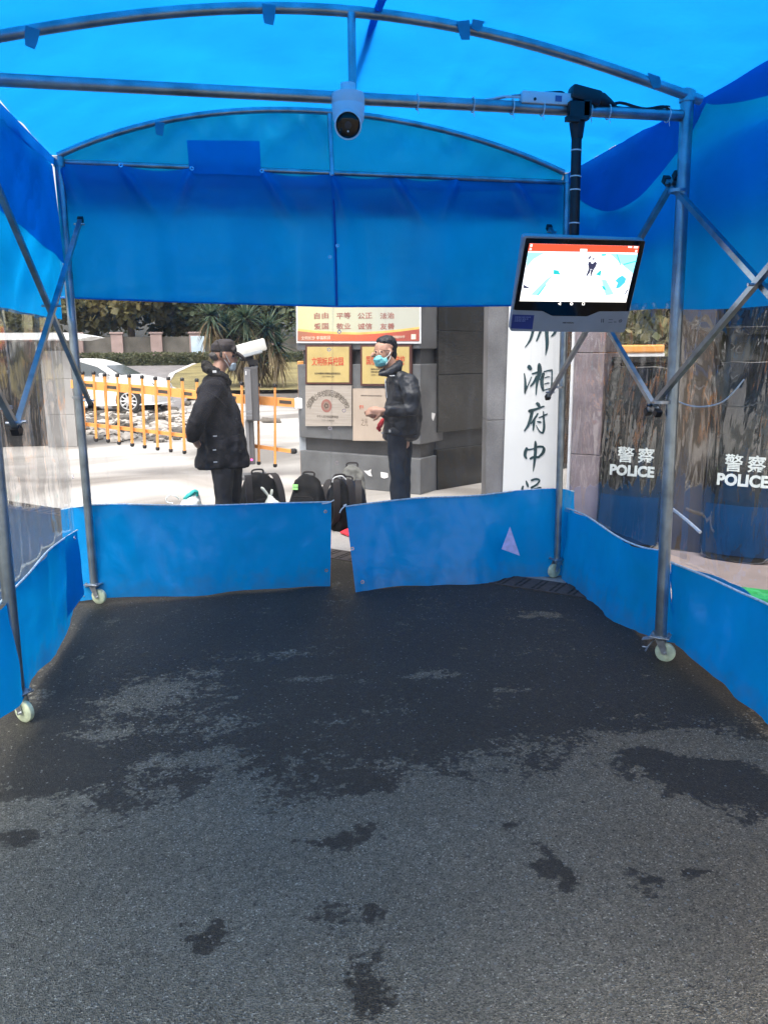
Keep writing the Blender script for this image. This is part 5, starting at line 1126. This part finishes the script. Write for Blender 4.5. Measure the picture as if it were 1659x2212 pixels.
def shield(u0, u1, vtop, label, cn, en_):
    t = thing('police_shield', label, 'shield', QP((u0+u1)/2, 1195), 0, 'riot shields standing by the booth')
    s0_, s1_ = qs(u0), qs(u1); ht = QP((u0+u1)/2, vtop).z; lean = .14
    def srf(a, z, d=0.0):
        k = 1-(2*a-1)**2; return q0+qx*(s0_+(s1_-s0_)*a)+qn*(.02+.05*k-lean*z/ht+.10+d)+V(0, 0, .02+z)
    def sheet_(nm, z0, z1, m, d, par, a0=0.0, a1=1.0):
        bm = B(); n = 16; rows = 20; g = []; r = .07
        for sd in (0, .004):
            gg_ = []
            for j in range(rows+1):
                z = z0+(z1-z0)*j/rows; gg_.append([])
                for i in range(n+1):
                    a = a0+(a1-a0)*i/n; ins = 0
                    for zz_, on in ((z-0, z0 == 0), (ht-z, z1 >= ht)):
                        if on and zz_ < r: ins = r-math.sqrt(max(0, r*r-(r-zz_)**2))
                    a2 = a0+ins/(s1_-s0_)+(a-a0)*(1-2*ins/(s1_-s0_)/(a1-a0)); gg_[-1].append(bm.verts.new(srf(a2, z, d+sd)))
            g.append(gg_)
        for k in (0, 1):
            for j in range(rows):
                for i in range(n): bm.faces.new((g[k][j][i], g[k][j][i+1], g[k][j+1][i+1], g[k][j+1][i]))
        for j in range(rows):
            for i in (0, n): bm.faces.new((g[0][j][i], g[0][j+1][i], g[1][j+1][i], g[1][j][i]))
        for i in range(n):
            for j in (0, rows): bm.faces.new((g[0][j][i], g[0][j][i+1], g[1][j][i+1], g[1][j][i]))
        return obj(nm, bm, m, par, True)
    bd = sheet_('body', 0, ht, M_sh, 0, t); sheet_('blue_reflection', .04, .40, M_shb, .006, t, .03, .97)  # band paints the tent panel's reflection on the shield foot
    ed = [srf(0, z) for z in (.08, .4, .8, ht-.08)]; e2 = [srf(1, z) for z in (ht-.08, .8, .4, .08)]
    bm = B(); tube(bm, polyline([srf(.15, 0)]+ed+[srf(.15, ht), srf(.5, ht), srf(.85, ht)]+e2+[srf(.85, 0), srf(.5, 0), srf(.15, 0)], 60), .006, 6); obj('rim', bm, M_black, t, True)
    sn_ = (qn+V(0, 0, lean/ht)).normalized(); up = (V(0, 0, 1)-sn_*sn_.z).normalized()
    def at_s(u, v): 
        p = srf(.5, .6, .012); return PL(u, v, p, sn_)
    def put(s, u, v, wpx, hpx, b):
        w = (at_s(u+wpx/2, v)-at_s(u-wpx/2, v)).length; h = (at_s(u, v-hpx/2)-at_s(u, v+hpx/2)).length; text(s, at_s(u, v), qx, up, w, h, M_let, t, bold=b)
    for s, b in cn: put(*s, b)
    put(*en_, .045)
    return t
shield(1297, 1428, 800, 'black police shield between the pink column and the tent post', ((('警', 1351, 982, 36, 34), .012), (('察', 1395, 984, 36, 34), .012)), ('POLICE', 1364, 1017, 96, 24))
shield(1520, 1676, 790, 'black police shield in front of the booth glass at the picture edge', ((('警', 1584, 1000, 40, 38), .012), (('察', 1634, 1003, 40, 38), .012)), ('POLICE', 1603, 1038, 112, 27))
kx = Y(1388, 770, 9.6); kz = Y(1388, 762, 9.6).z
t = thing('reflection_box', 'white and orange box standing in for a blurred reflection in crumpled film', 'reflection_box', (kx.x, 9.9, 0))
bm = B(); box(bm, (kx.x, 9.9, kz/2), (.62, .6, kz), bev=.02); obj('cabinet', bm, M_white, t)  # box added to imitate a blurred reflection in the film
bm = B(); box(bm, (kx.x-.1, 9.9, kz+.05), (.78, .64, .1), bev=.02); obj('top', bm, M_or, t)
bm = B(); box(bm, (kx.x-.42, 9.8, (kz+.2)/2), (.13, .16, kz+.2), bev=.02); obj('post', bm, M_or, t)
bm = B(); box(bm, (kx.x, 9.59, .5), (.5, .03, .7), bev=.01); obj('door', bm, M_bez, t)
bm = B(); c = G(1640, 1292); slab(bm, [c+qx*a_+qn*b_+V(0, 0, .009) for a_, b_ in ((-.12, -.1), (.3, -.12), (.32, .12), (-.1, .1))], V(0, 0, 1), .02); tag(obj('green_mat', bm, mat('green_plastic', (.02, .28, .07), .6, 0, .2, 20)), 'small green plastic mat lying on the pink paving', 'mat')
bm = B(); c = G(1398, 1165); 
# ------------------------------------------------------------------ bags on the ground
M_bagk = mat('black_nylon', (.009, .009, .010), .8, 0, .3, 12, .4, 60, spec=.2); M_bagn = mat('navy_nylon', (.008, .013, .026), .8, 0, .3, 12, .4, 60, spec=.2); M_bagg = mat('grey_canvas', (.12, .12, .11), .8, 0, .5, 18, .3, 40); M_strap = mat('webbing', (.016, .013, .014), .8, 0, .2, 40)
def backpack(c, w, h, d, rz, lean, m, label, pocket=True, tagm=None, straps=True):
    t = thing('backpack', label, 'backpack', c, rz, 'bags left by the gate')
    L0 = Matrix.Rotation(lean, 4, 'X')
    bm = B(); rings = []; n = 28; prof = [(0, .86), (.03, .97), (.15, 1.03), (.4, 1.05), (.62, .99), (.76, .90), (.87, .75), (.94, .55), (.985, .3), (1.0, .08)]
    for f, s in prof:
        rg_ = []
        for j in range(n):
            a = 2*math.pi*j/n; cx, sy = math.cos(a), math.sin(a); e = .72
            rg_.append(bm.verts.new((math.copysign(abs(cx)**e, cx)*w/2*s, math.copysign(abs(sy)**e, sy)*d/2*(s*.6+.4)*(1.08-.25*f), h*f)))
        rings.append(rg_)
    for A_, C_ in zip(rings, rings[1:]):
        for j in range(n): bm.faces.new((A_[j], A_[(j+1) % n], C_[(j+1) % n], C_[j]))
    bm.faces.new(rings[0]); bm.faces.new(rings[-1]); bmesh.ops.subdivide_edges(bm, edges=bm.edges[:], cuts=1, use_grid_fill=True)
    rumple(bm, .022, 8, c[0]*5); bmesh.ops.transform(bm, matrix=L0, verts=bm.verts[:]); obj('body', bm, m, t, 'all', local=True)
    if pocket:
        bm = B(); box(bm, (0, -d*.52, h*.3), (w*.72, d*.22, h*.46), bev=.03); rumple(bm, .006, 14); bmesh.ops.transform(bm, matrix=L0, verts=bm.verts[:]); obj('pocket', bm, m, t, True, local=True)
        bm = B(); tube(bm, polyline([V(-w*.34, -d*.60, h*.36), V(-w*.3, -d*.6, h*.52), V(0, -d*.62, h*.545), V(w*.3, -d*.6, h*.52), V(w*.34, -d*.6, h*.36)], 16), .004, 5); bmesh.ops.transform(bm, matrix=L0, verts=bm.verts[:]); obj('zip', bm, M_strap, t, True, local=True)
    for s in (-1, 1) if straps else ():
        bm = B(); q = polyline([V(s*w*.2, d*.25, h*.93), V(s*w*.34, -d*.3, h*.97), V(s*w*.42, -d*.56, h*.7), V(s*w*.44, -d*.56, h*.3), V(s*w*.47, -d*.2, h*.08)], 14)
        pr = None
        for i, p in enumerate(q):
            a_ = bm.verts.new(p+V(.03, 0, 0)); b_ = bm.verts.new(p-V(.03, 0, 0)); c_ = bm.verts.new(p-V(.03, -.012, 0)); d_ = bm.verts.new(p+V(.03, .012, 0))
            if pr:
                for k in range(4): bm.faces.new((pr[k], pr[(k+1) % 4], (a_, b_, c_, d_)[(k+1) % 4], (a_, b_, c_, d_)[k]))
            pr = (a_, b_, c_, d_)
        bmesh.ops.transform(bm, matrix=L0, verts=bm.verts[:]); obj('strap', bm, M_strap, t, True, local=True)
    bm = B(); tube(bm, polyline([V(-.05, 0, h*.96), V(-.045, 0, h*1.05), V(.045, 0, h*1.05), V(.05, 0, h*.96)], 12), .009, 6); bmesh.ops.transform(bm, matrix=L0, verts=bm.verts[:]); obj('handle', bm, M_strap, t, True, local=True)
    if tagm:
        bm = B()
        for z in (.70, .76): box(bm, (-w*.28, -d*.47, h*z), (.05, .012, .022))
        bmesh.ops.transform(bm, matrix=L0, verts=bm.verts[:]); obj('reflective_tag', bm, tagm, t, local=True)
    return t
gy = lambda u, y: V(Y(u, 1100, y).x, y, 0.0)
M_grn = mat('lime_tag', (.35, .75, .25), .4, 0, .05, 20)
backpack(gy(567, 6.85), .34, .50, .26, R(20), R(-9), M_bagk, 'large black backpack with wide straps beside the man in cap')
backpack(gy(661, 6.95), .30, .455, .24, R(-22), R(-14), M_bagk, 'black backpack with lime reflective tag between the two larger bags', True, M_grn, False)
backpack(gy(733, 6.72), .17, .46, .20, R(18), R(2), M_bagk, 'narrow black backpack visible in the gap between the skirt panels', False)
backpack(gy(744, 6.98), .38, .40, .26, R(-24), R(-14), M_bagn, 'navy backpack behind the narrow black one by the pillar foot')
backpack(gy(762, 7.35), .25, .47, .16, R(-8), R(-14), M_bagg, 'grey patterned bag leaning on the foot of the pillar', False, None, False)
t = thing('flat_bag', 'black flat bag lying between the two backpacks', 'bag', gy(615, 6.95)); bm = blob([[((gy(600, 6.95)+V(0, 0, .11)), (.06, .1, .1)), ((gy(632, 6.95)+V(0, 0, .09)), (.07, .1, .1))]], .02, 4); obj('body', bm, M_bagk, t, 'all')
bm = B(); tube(bm, polyline([gy(595, 6.85)+V(0, 0, .2), gy(612, 6.83)+V(0, 0, .235), gy(636, 6.85)+V(0, 0, .19)], 10), .012, 6); obj('strap', bm, M_strap, t, True)
# plastic bags
M_pl = mat('thin_plastic', (.80, .83, .80), .35, 0, .1, 8); M_teal = mat('teal_plastic', (.02, .38, .36), .4, 0, .2, 10); M_pl2 = mat('milky_plastic', (.84, .85, .74), .35, 0, .1, 8)
def PB(u, v, y): return Y(u, v, y)
t = thing('plastic_bag', 'white plastic bag with teal edge and looped handle left of the man in cap', 'bag', gy(410, 6.7))
bm = blob([[(PB(392, 1128, 6.7), (.13, .12, .06)), (PB(408, 1105, 6.7), (.12, .11, .07)), (PB(416, 1085, 6.7), (.075, .08, .06)), (PB(420, 1072, 6.7), (.045, .05, .03))], [(PB(425, 1110, 6.7), (.07, .09, .09)), (PB(428, 1090, 6.7), (.035, .05, .04))]], .014, 3); rumple(bm, .02, 14, 2); obj('body', bm, M_pl, t, 'all')
bm = B(); tube(bm, polyline([PB(397, 1078, 6.68), PB(410, 1070, 6.66), PB(420, 1062, 6.66), PB(426, 1063, 6.66), PB(426, 1072, 6.66)], 16), [.008, .01, .013, .016, .02, .022, .022, .02, .02, .02, .018, .018, .016, .016, .014, .012, .01], 8); obj('teal_edge', bm, M_teal, t, True)
bm = B(); tube(bm, polyline([PB(388, 1078, 6.66), PB(380, 1072, 6.64), PB(368, 1069, 6.64), PB(360, 1077, 6.64), PB(362, 1085, 6.64), PB(374, 1087, 6.64)], 24), .006, 6); obj('handle', bm, M_pl, t, True)
t = thing('plastic_bag', 'white plastic bag with knotted ears in front of the large backpack', 'bag', gy(590, 6.5))
bm = blob([[(PB(592, 1125, 6.5), (.12, .1, .1)), (PB(590, 1095, 6.5), (.085, .08, .05)), (PB(584, 1079, 6.5), (.03, .03, .03)), (PB(582, 1072, 6.5), (.018, .018, .02))]], .012, 3); rumple(bm, .014, 16, 1); obj('body', bm, M_pl2, t, 'all')
bm = B(); tube(bm, polyline([PB(582, 1074, 6.5), PB(575, 1064, 6.49), PB(567, 1055, 6.48), PB(564, 1053, 6.48)], 8), [.010, .009, .010, .011, .012, .012, .013, .012, .008], 8); obj('handle', bm, M_pl2, t, True)
bm = B(); tube(bm, polyline([PB(584, 1075, 6.5), PB(587, 1066, 6.49), PB(588, 1057, 6.49)], 8), [.010, .009, .009, .010, .011, .011, .012, .010, .007], 8); obj('handle', bm, M_pl2, t, True)
bm = B(); tube(bm, polyline([PB(718, 1042, 6.6), PB(722, 1032, 6.6), PB(738, 1028, 6.6), PB(748, 1036, 6.6)], 16), .005, 6); tag(obj('cord', bm, M_rope, None, True), 'white cord looped over the navy backpack', 'cord')
bm = B(); tube(bm, polyline([PB(777, 1080, 7.1), PB(776, 1066, 7.1), PB(781, 1063, 7.1), PB(785, 1068, 7.1), PB(785, 1080, 7.1)], 16), .007, 6); tag(obj('strap_loop', bm, M_rope, None, True), 'white loop hanging beside the grey patterned bag', 'strap')
bm = B(); slab(bm, [G(735, 1154)+V(0, 0, .01), G(752, 1146)+V(0, 0, .012), G(756, 1162)+V(0, 0, .01)], V(0, 0, 1), .012); tag(obj('red_pennant', bm, mat('red_cloth', (.75, .04, .06), .6, 0, .1, 20)), 'small red pennant on the ground in the gap', 'flag')

# ------------------------------------------------------------------ the two people
M_skin = mat('skin', (.40, .22, .15), .5, 0, .1, 20); M_coat = mat('black_coat', (.010, .010, .014), .85, 0, .35, 7, .6, 30, spec=.25); M_trs = mat('dark_trousers', (.013, .013, .017), .8, 0, .3, 10, .3, 40)
M_leath = mat('black_leather', (.012, .015, .021), .5, 0, .35, 8, .6, 26, spec=.4); M_jean = mat('dark_jeans', (.012, .019, .032), .8, 0, .3, 10, .3, 40); M_hair = mat('black_hair', (.008, .008, .012), .55, 0, .4, 40, .5, 90)
M_capm = mat('cap_cloth', (.026, .020, .020), .8, 0, .3, 20, .3, 60); M_mask = mat('mask_blue', (.17, .52, .55), .65, 0, .12, 20, .3, 60, stretch=(1, 1, 6)); M_maskw = mat('mask_pale', (.34, .42, .48), .65, 0, .1, 20); M_fur = mat('fur_collar', (.008, .007, .007), .95, 0, .4, 60, .9, 60); M_shoe = mat('black_shoe', (.012, .012, .012), .35)
y1 = 6.35; kp = (Y(500, 900, y1)-Y(501, 900, y1)).length
def S(u, v, dy=0.0, y=y1): return Y(u, v, y+dy)
def E(*r): return tuple(x*kp for x in r)
def hand(wrist, fdir, pdir, side, curl=.6, s=1.0):
    """palm, four bent fingers of unequal length and a thumb from the side of the palm"""
    f = fdir.normalized(); p = (pdir-f*pdir.dot(f)).normalized(); w = f.cross(p).normalized()*side; ch = [[(wrist, .026*s), (wrist+f*.05*s, (.03*s,)*3), (wrist+f*.08*s, (.03*s,)*3)]]
    for i, (o, L) in enumerate(((-.028, .066), (-.010, .076), (.010, .071), (.028, .056))):
        b = wrist+f*.085*s+w*o*s; d1 = (f+p*curl*.5).normalized(); d2 = (f+p*curl*1.6).normalized(); d3 = (f*.5+p*curl*2).normalized(); L *= s
        m1 = b+d1*L*.45; m2 = m1+d2*L*.33; ch.append([(b-f*.03*s, .0125*s), (b, .0115*s), (m1, .0105*s), (m2, .0098*s), (m2+d3*L*.26, .0085*s)])
    b = wrist+f*.03*s-w*.03*s; ch.append([(b, .014*s), (b+(f*.6-w*.7+p*.5).normalized()*.038*s, .012*s), (b+(f*.9-w*.5+p*.8).normalized()*.07*s, .010*s)])
    return ch
def slim(chs):
    out = []
    for ch in chs:       # keep head, neck and hands; trunk and limbs stay well inside the clothes
        if ch[0][0].z > 1.36 or max(max(r) if isinstance(r, tuple) else r for p, r in ch) < .032: out.append(ch)
        else: out.append([(p, tuple(x*.68 for x in r) if isinstance(r, tuple) else r*.68) for p, r in ch])
    return out
# --- man in the long black coat
foot = G(490, 1165); foot = V(foot.x, y1, 0)
t = thing('person', 'man in black cap and long black coat standing side on with hands behind him', 'person', V(S(488, 1100).x, y1, 0))
bodyc = [[(S(483, 764), E(23, 20, 22)), (S(490, 768), E(20, 18, 24))], [(S(496, 779), E(14, 14, 16)), (S(500, 788), E(9, 11, 8))], [(S(509, 775), E(4, 4, 4)), (S(511, 779), E(4, 4, 3.5))],
         [(S(485, 768, -.075), E(5, 3, 8)), (S(486, 774, -.07), E(3.5, 3, 4))],
         [(S(477, 785), E(15, 15, 12)), (S(468, 812), E(17, 22, 14))],
         [(S(466, 830), E(28, 40, 18)), (S(472, 880), E(36, 40, 20)), (S(478, 950), E(38, 40, 22)), (S(484, 1000), E(34, 38, 22))],
         [(S(478, 1000, -.09), E(24, 22, 22)), (S(484, 1075, -.09), E(17, 17, 18)), (S(478, 1150, -.09), E(11, 11, 11))], [(S(498, 1000, .10), E(24, 22, 22)), (S(502, 1075, .10), E(17, 17, 18)), (S(500, 1150, .10), E(11, 11, 11))],
         [(S(458, 842, -.17), E(15, 15, 15)), (S(430, 905, -.23), E(12, 12, 12)), (S(420, 950, -.14), E(9, 9, 9))], [(S(462, 842, .17), E(15, 15, 15)), (S(436, 905, .24), E(12, 12, 12)), (S(424, 950, .02), E(9, 9, 9))]]
bodyc += hand(S(419, 948, -.12), V(.25, .75, -.55), V(1, .2, .3), 1, .5, .95)+hand(S(424, 950, .03), V(.2, -.8, -.4), V(1, 0, .2), -1, .6, .95)
obj('body', blob(slim(bodyc), .0075, 2), M_skin, t, 'all')
ct = [[(S(466, 822), E(27, 40, 14)), (S(463, 846), E(40, 44, 18)), (S(470, 880), E(45, 46, 20)), (S(476, 915), E(50, 48, 22)), (S(481, 950), E(54, 50, 22)), (S(481, 985), E(59, 52, 20)), (S(480, 1006), E(63, 54, 8))],
      [(S(462, 840, -.16), E(24, 20, 22)), (S(440, 880, -.21), E(22, 19, 20)), (S(427, 912, -.23), E(20, 18, 20)), (S(417, 948, -.16), E(15, 14, 12))],
      [(S(466, 840, .16), E(24, 20, 22)), (S(440, 890, .21), E(21, 19, 20)), (S(430, 912, .22), E(20, 18, 18)), (S(421, 946, .07), E(14, 14, 12))]]
bm = rumple(blob(ct, .010, 5), .018, 5.5, 1, .7); rumple(bm, .007, 16, 4); coat = obj('coat', bm, M_coat, t, 'all')
bm = rumple(blob([[(S(452, 797, .0), E(15, 26, 9)), (S(446, 788, .0), E(11, 20, 9))], [(S(457, 800, -.09), E(14, 10, 10)), (S(478, 812, -.085), E(14, 10, 9)), (S(490, 826, -.06), E(9, 9, 9))], [(S(457, 800, .09), E(14, 10, 10)), (S(480, 812, .09), E(14, 10, 9)), (S(493, 826, .05), E(8, 9, 9))]], .010, 2), .012, 40, 2)
obj('collar', bm, M_fur, coat, 'all')
bm = B()
for v, u in ((905, 512), (940, 517), (975, 520)): lathe(bm, [(.011, 0), (.011, .004), (.004, .006)], S(u, v, -.20), V(.5, -1, 0), 10)
obj('button', bm, M_black, coat)
bm = B(); 
for (u, v, w) in ((465, 942, 8), (464, 972, 7), (466, 998, 8)): box(bm, S(u, v, -.245), (w*kp, .004, 2.2*kp), rz=.1)
obj('reflective_mark', bm, M_bez, coat); bm = B(); box(bm, S(464, 803, -.175), (8*kp, .012, 5*kp), rz=.2, bev=.003); obj('shoulder_badge', bm, M_white, coat)
bm = B(); tube(bm, polyline([S(446, 846, -.26), S(470, 858, -.27), S(490, 880, -.25)], 8), .004, 5); obj('yoke_seam', bm, M_trs, coat)
bm = rumple(blob([[(S(480, 985, -.09), E(27, 26, 22)), (S(482, 1040, -.09), E(23, 22, 22)), (S(484, 1080, -.09), E(20, 20, 20)), (S(480, 1148, -.09), E(16, 15, 10))], [(S(500, 985, .10), E(27, 26, 22)), (S(502, 1040, .10), E(23, 22, 22)), (S(503, 1080, .10), E(20, 20, 20)), (S(502, 1148, .10), E(16, 15, 10))]], .012, 4), .014, 9, 3, .6); obj('trousers', bm, M_trs, t, 'all')
for du, dy in ((0, -.09), (20, .10)):
    c = S(484+du, 1150, dy); bm = blob([[(V(c.x-.03, c.y, .05), (.045, .045, .05)), (V(c.x+.08, c.y, .04), (.05, .045, .038)), (V(c.x+.15, c.y, .032), (.04, .04, .03))]], .01, 3); obj('shoe', bm, M_shoe, t, 'all')
bm = rumple(blob([[(S(482, 756), E(27, 23, 9)), (S(483, 746), E(27.5, 23, 9)), (S(485, 741), E(24, 21, 9))], [(S(505, 757), E(8, 19, 5)), (S(508, 752), E(5, 16, 5))]], .008, 2), .004, 18, 1); cap = obj('cap', bm, M_capm, t, 'all')
bm = blob([[(S(510, 762), E(8, 17, 2.6)), (S(519, 768), E(7, 15, 2.4)), (S(527, 774), E(4, 11, 2.2))]], .007, 1); obj('visor', bm, M_capm, cap, 'all')
bm = B(); tube(bm, [S(459, 757, -.085), S(483, 758, -.1), S(508, 760, -.075)], .004, 5); tube(bm, [S(470, 737, -.075), S(474, 750, -.095), S(478, 757, -.1)], .003, 5); obj('cap_seam', bm, M_fur, cap)
bm = rumple(blob([[(S(463, 768), E(12, 19, 8)), (S(468, 775), E(10, 17, 5))], [(S(478, 766, -.075), E(4, 3, 8))]], .008, 1), .003, 60, 1); obj('hair', bm, mat('grey_hair', (.05, .045, .042), .7, 0, .4, 60), t, 'all')
bm = blob([[(S(503, 787), E(8.5, 13, 6)), (S(502, 797), E(8, 11, 5))]], .006, 2); mk = obj('mask', bm, M_maskw, t, 'all')
bm = B(); tube(bm, polyline([S(497, 783, -.055), S(491, 772, -.075), S(486, 762, -.08)], 8), .0025, 5); tube(bm, polyline([S(497, 795, -.05), S(490, 783, -.07), S(485, 777, -.078)], 8), .0025, 5); obj('ear_loop', bm, M_rope, mk)
bm = B(); bmesh.ops.create_uvsphere(bm, u_segments=8, v_segments=6, radius=.011, matrix=Matrix.Translation(S(504, 769, -.045))); obj('eye', bm, M_lens, t)
# --- man in the dark jacket
y1 = 6.30; kp = (Y(850, 900, y1)-Y(851, 900, y1)).length
t = thing('person', 'man in black leather jacket and blue face mask looking down with hands together', 'person', V(S(862, 1100).x, y1, 0))
bodyc = [[(S(833, 749, .0), E(21, 21, 21)), (S(828, 756, -.02), E(20, 19, 21))], [(S(822, 770, -.04), E(15, 16, 18)), (S(821, 787, -.04), E(11, 12, 9))], [(S(806, 764, -.07), E(3.5, 3.5, 4)), (S(804, 769, -.07), E(4, 4, 3.5))], [(S(844, 760, -.085), E(4, 3, 7)), (S(843, 766, -.08), E(3, 3, 4))],
         [(S(839, 778, -.01), E(14, 14, 10)), (S(850, 802, .0), E(16, 18, 12))],
         [(S(862, 822), E(28, 40, 16)), (S(866, 870), E(32, 38, 20)), (S(866, 930), E(30, 36, 20)), (S(866, 960), E(28, 36, 18))],
         [(S(855, 960, -.08), E(20, 20, 20)), (S(858, 1055, -.09), E(15, 15, 15)), (S(862, 1145, -.08), E(10, 10, 10))], [(S(874, 960, .09), E(20, 20, 20)), (S(872, 1055, .09), E(15, 15, 15)), (S(876, 1145, .08), E(10, 10, 10))],
         [(S(880, 825, -.17), E(15, 14, 15)), (S(888, 885, -.22), E(12, 12, 12)), (S(832, 888, -.24), E(8.5, 8.5, 8.5))], [(S(852, 825, .17), E(15, 14, 15)), (S(858, 885, .16), E(12, 12, 12)), (S(824, 893, -.08), E(8.5, 8.5, 8.5))]]
bodyc += hand(S(829, 888, -.24), V(-1, .25, .02), V(-.1, .8, -.5), -1, .55, 1.0)+hand(S(823, 893, -.09), V(-.9, -.45, -.12), V(.2, .3, .9), 1, .5, 1.0)
obj('body', blob(slim(bodyc), .0075, 2), M_skin, t, 'all')
jk = [[(S(858, 808), E(20, 30, 9)), (S(866, 826), E(34, 42, 16)), (S(869, 860), E(39, 42, 20)), (S(869, 900), E(41, 42, 22)), (S(868, 935), E(42, 42, 16)), (S(866, 946), E(40, 40, 8))],
      [(S(882, 825, -.15), E(22, 19, 20)), (S(890, 858, -.20), E(19, 17, 18)), (S(889, 886, -.22), E(17, 15, 15)), (S(862, 890, -.24), E(15, 13, 14)), (S(838, 889, -.24), E(12, 12, 12.5))],
      [(S(854, 825, .15), E(20, 18, 20)), (S(858, 886, .15), E(16, 15, 15)), (S(832, 893, -.05), E(12, 12, 12))]]
bm = rumple(blob(jk, .010, 4), .016, 7, 2, .8); rumple(bm, .006, 20, 4); jkt = obj('jacket', bm, M_leath, t, 'all')
bm = rumple(blob([[(S(846, 790, .05), E(13, 8, 9)), (S(862, 786, .02), E(9, 16, 9)), (S(856, 796, -.08), E(12, 7, 12)), (S(838, 806, -.12), E(11, 5, 9)), (S(822, 808, -.13), E(6, 4, 5))], [(S(826, 806, .04), E(9, 7, 8)), (S(840, 796, .08), E(10, 8, 10))]], .009, 2), .005, 20, 2); obj('collar', bm, M_leath, jkt, 'all')
bm = B(); tube(bm, polyline([S(832, 818, -.14), S(833, 835, -.16), S(836, 860, -.165)], 10), .004, 5); obj('zip', bm, M_bez, jkt)
bm = B(); box(bm, S(847, 811.5, -.235), (11*kp, .006, 1.8*kp)); obj('chest_mark', bm, M_white, jkt)
bm = B(); box(bm, S(842, 931, -.21), (.012, .01, .02), rz=.4); lathe(bm, [(.008, 0), (.008, .006)], S(826, 935, -.16), V(-.6, -1, 0), 8); obj('snap', bm, M_steel_l, jkt)
bm = B(); tube(bm, polyline([S(832, 936, -.21), S(866, 942, -.225), S(900, 938, -.16)], 10), .004, 5); obj('hem_seam', bm, M_fur, jkt)
bm = rumple(blob([[(S(857, 935, -.08), E(22, 22, 16)), (S(858, 1000, -.085), E(19, 19, 20)), (S(860, 1060, -.09), E(17.5, 17.5, 18)), (S(864, 1150, -.08), E(16, 16, 8))], [(S(872, 935, .08), E(22, 22, 16)), (S(871, 1000, .085), E(18, 19, 20)), (S(872, 1060, .09), E(17, 17.5, 18)), (S(878, 1150, .08), E(15, 15, 8))]], .011, 4), .013, 9, 6, .6); obj('trousers', bm, M_jean, t, 'all')
for u, dy in ((862, -.08), (876, .08)):
    c = S(u, 1150, dy); bm = blob([[(V(c.x+.03, c.y, .05), (.045, .045, .05)), (V(c.x-.07, c.y-.03, .04), (.05, .045, .038)), (V(c.x-.14, c.y-.06, .032), (.04, .04, .03))]], .01, 3); obj('shoe', bm, M_shoe, t, 'all')
bm = rumple(blob([[(S(840, 746, .012), E(18, 22, 20)), (S(844, 755, .03), E(13, 20, 18)), (S(849, 769, .03), E(8, 15, 10))], [(S(837, 740, .0), E(20, 20.5, 16)), (S(829, 737, -.008), E(16, 19, 10.5))]], .008, 2), .005, 45, 3); obj('hair', bm, M_hair, t, 'all')
bm = rumple(blob([[(S(820, 769, -.055), E(9, 13, 3)), (S(818, 777, -.055), E(12, 15, 8)), (S(821, 788, -.05), E(11, 13, 5))], [(S(820, 778, -.055), E(12, 14, 9)), (S(833, 780, -.075), E(5, 8, 9))]], .006, 2), .004, 30, 2, 3); mk = obj('mask', bm, M_mask, t, 'all')
bm = B(); tube(bm, polyline([S(833, 773, -.11), S(840, 767, -.105), S(845, 758, -.09)], 8), .0025, 5); tube(bm, polyline([S(833, 787, -.10), S(841, 777, -.1), S(844, 768, -.085)], 8), .0025, 5); obj('ear_loop', bm, M_rope, mk)
bm = B()
for u, dy in ((812, -.085), (823, -.105)): ring(bm, S(u, 760, dy), V(-.6, -1, -.15), .021, .0195, .002, 14)
tube(bm, [S(828, 758, -.115), S(845, 757, -.085)], .002, 5); obj('glasses', bm, M_lens, t)
for u, dy in ((812, -.072), (824, -.088)):
    bm = B(); bmesh.ops.create_uvsphere(bm, u_segments=8, v_segments=6, radius=.0075, matrix=Matrix.Translation(S(u, 760, dy))); obj('eye', bm, M_lens, t)
bm = B(); tube(bm, polyline([S(828, 904, -.15), S(823, 915, -.15), S(818, 925, -.15), S(822, 931, -.15)], 10), [.008, .012, .016, .018, .02, .022, .022, .022, .02, .016, .01], 8); tag(obj('red_ribbon', bm, mat('red_ribbon', (.55, .02, .03), .6, 0, .15, 20), None, True), 'red strap hanging from the hands of the man in jacket', 'strap')
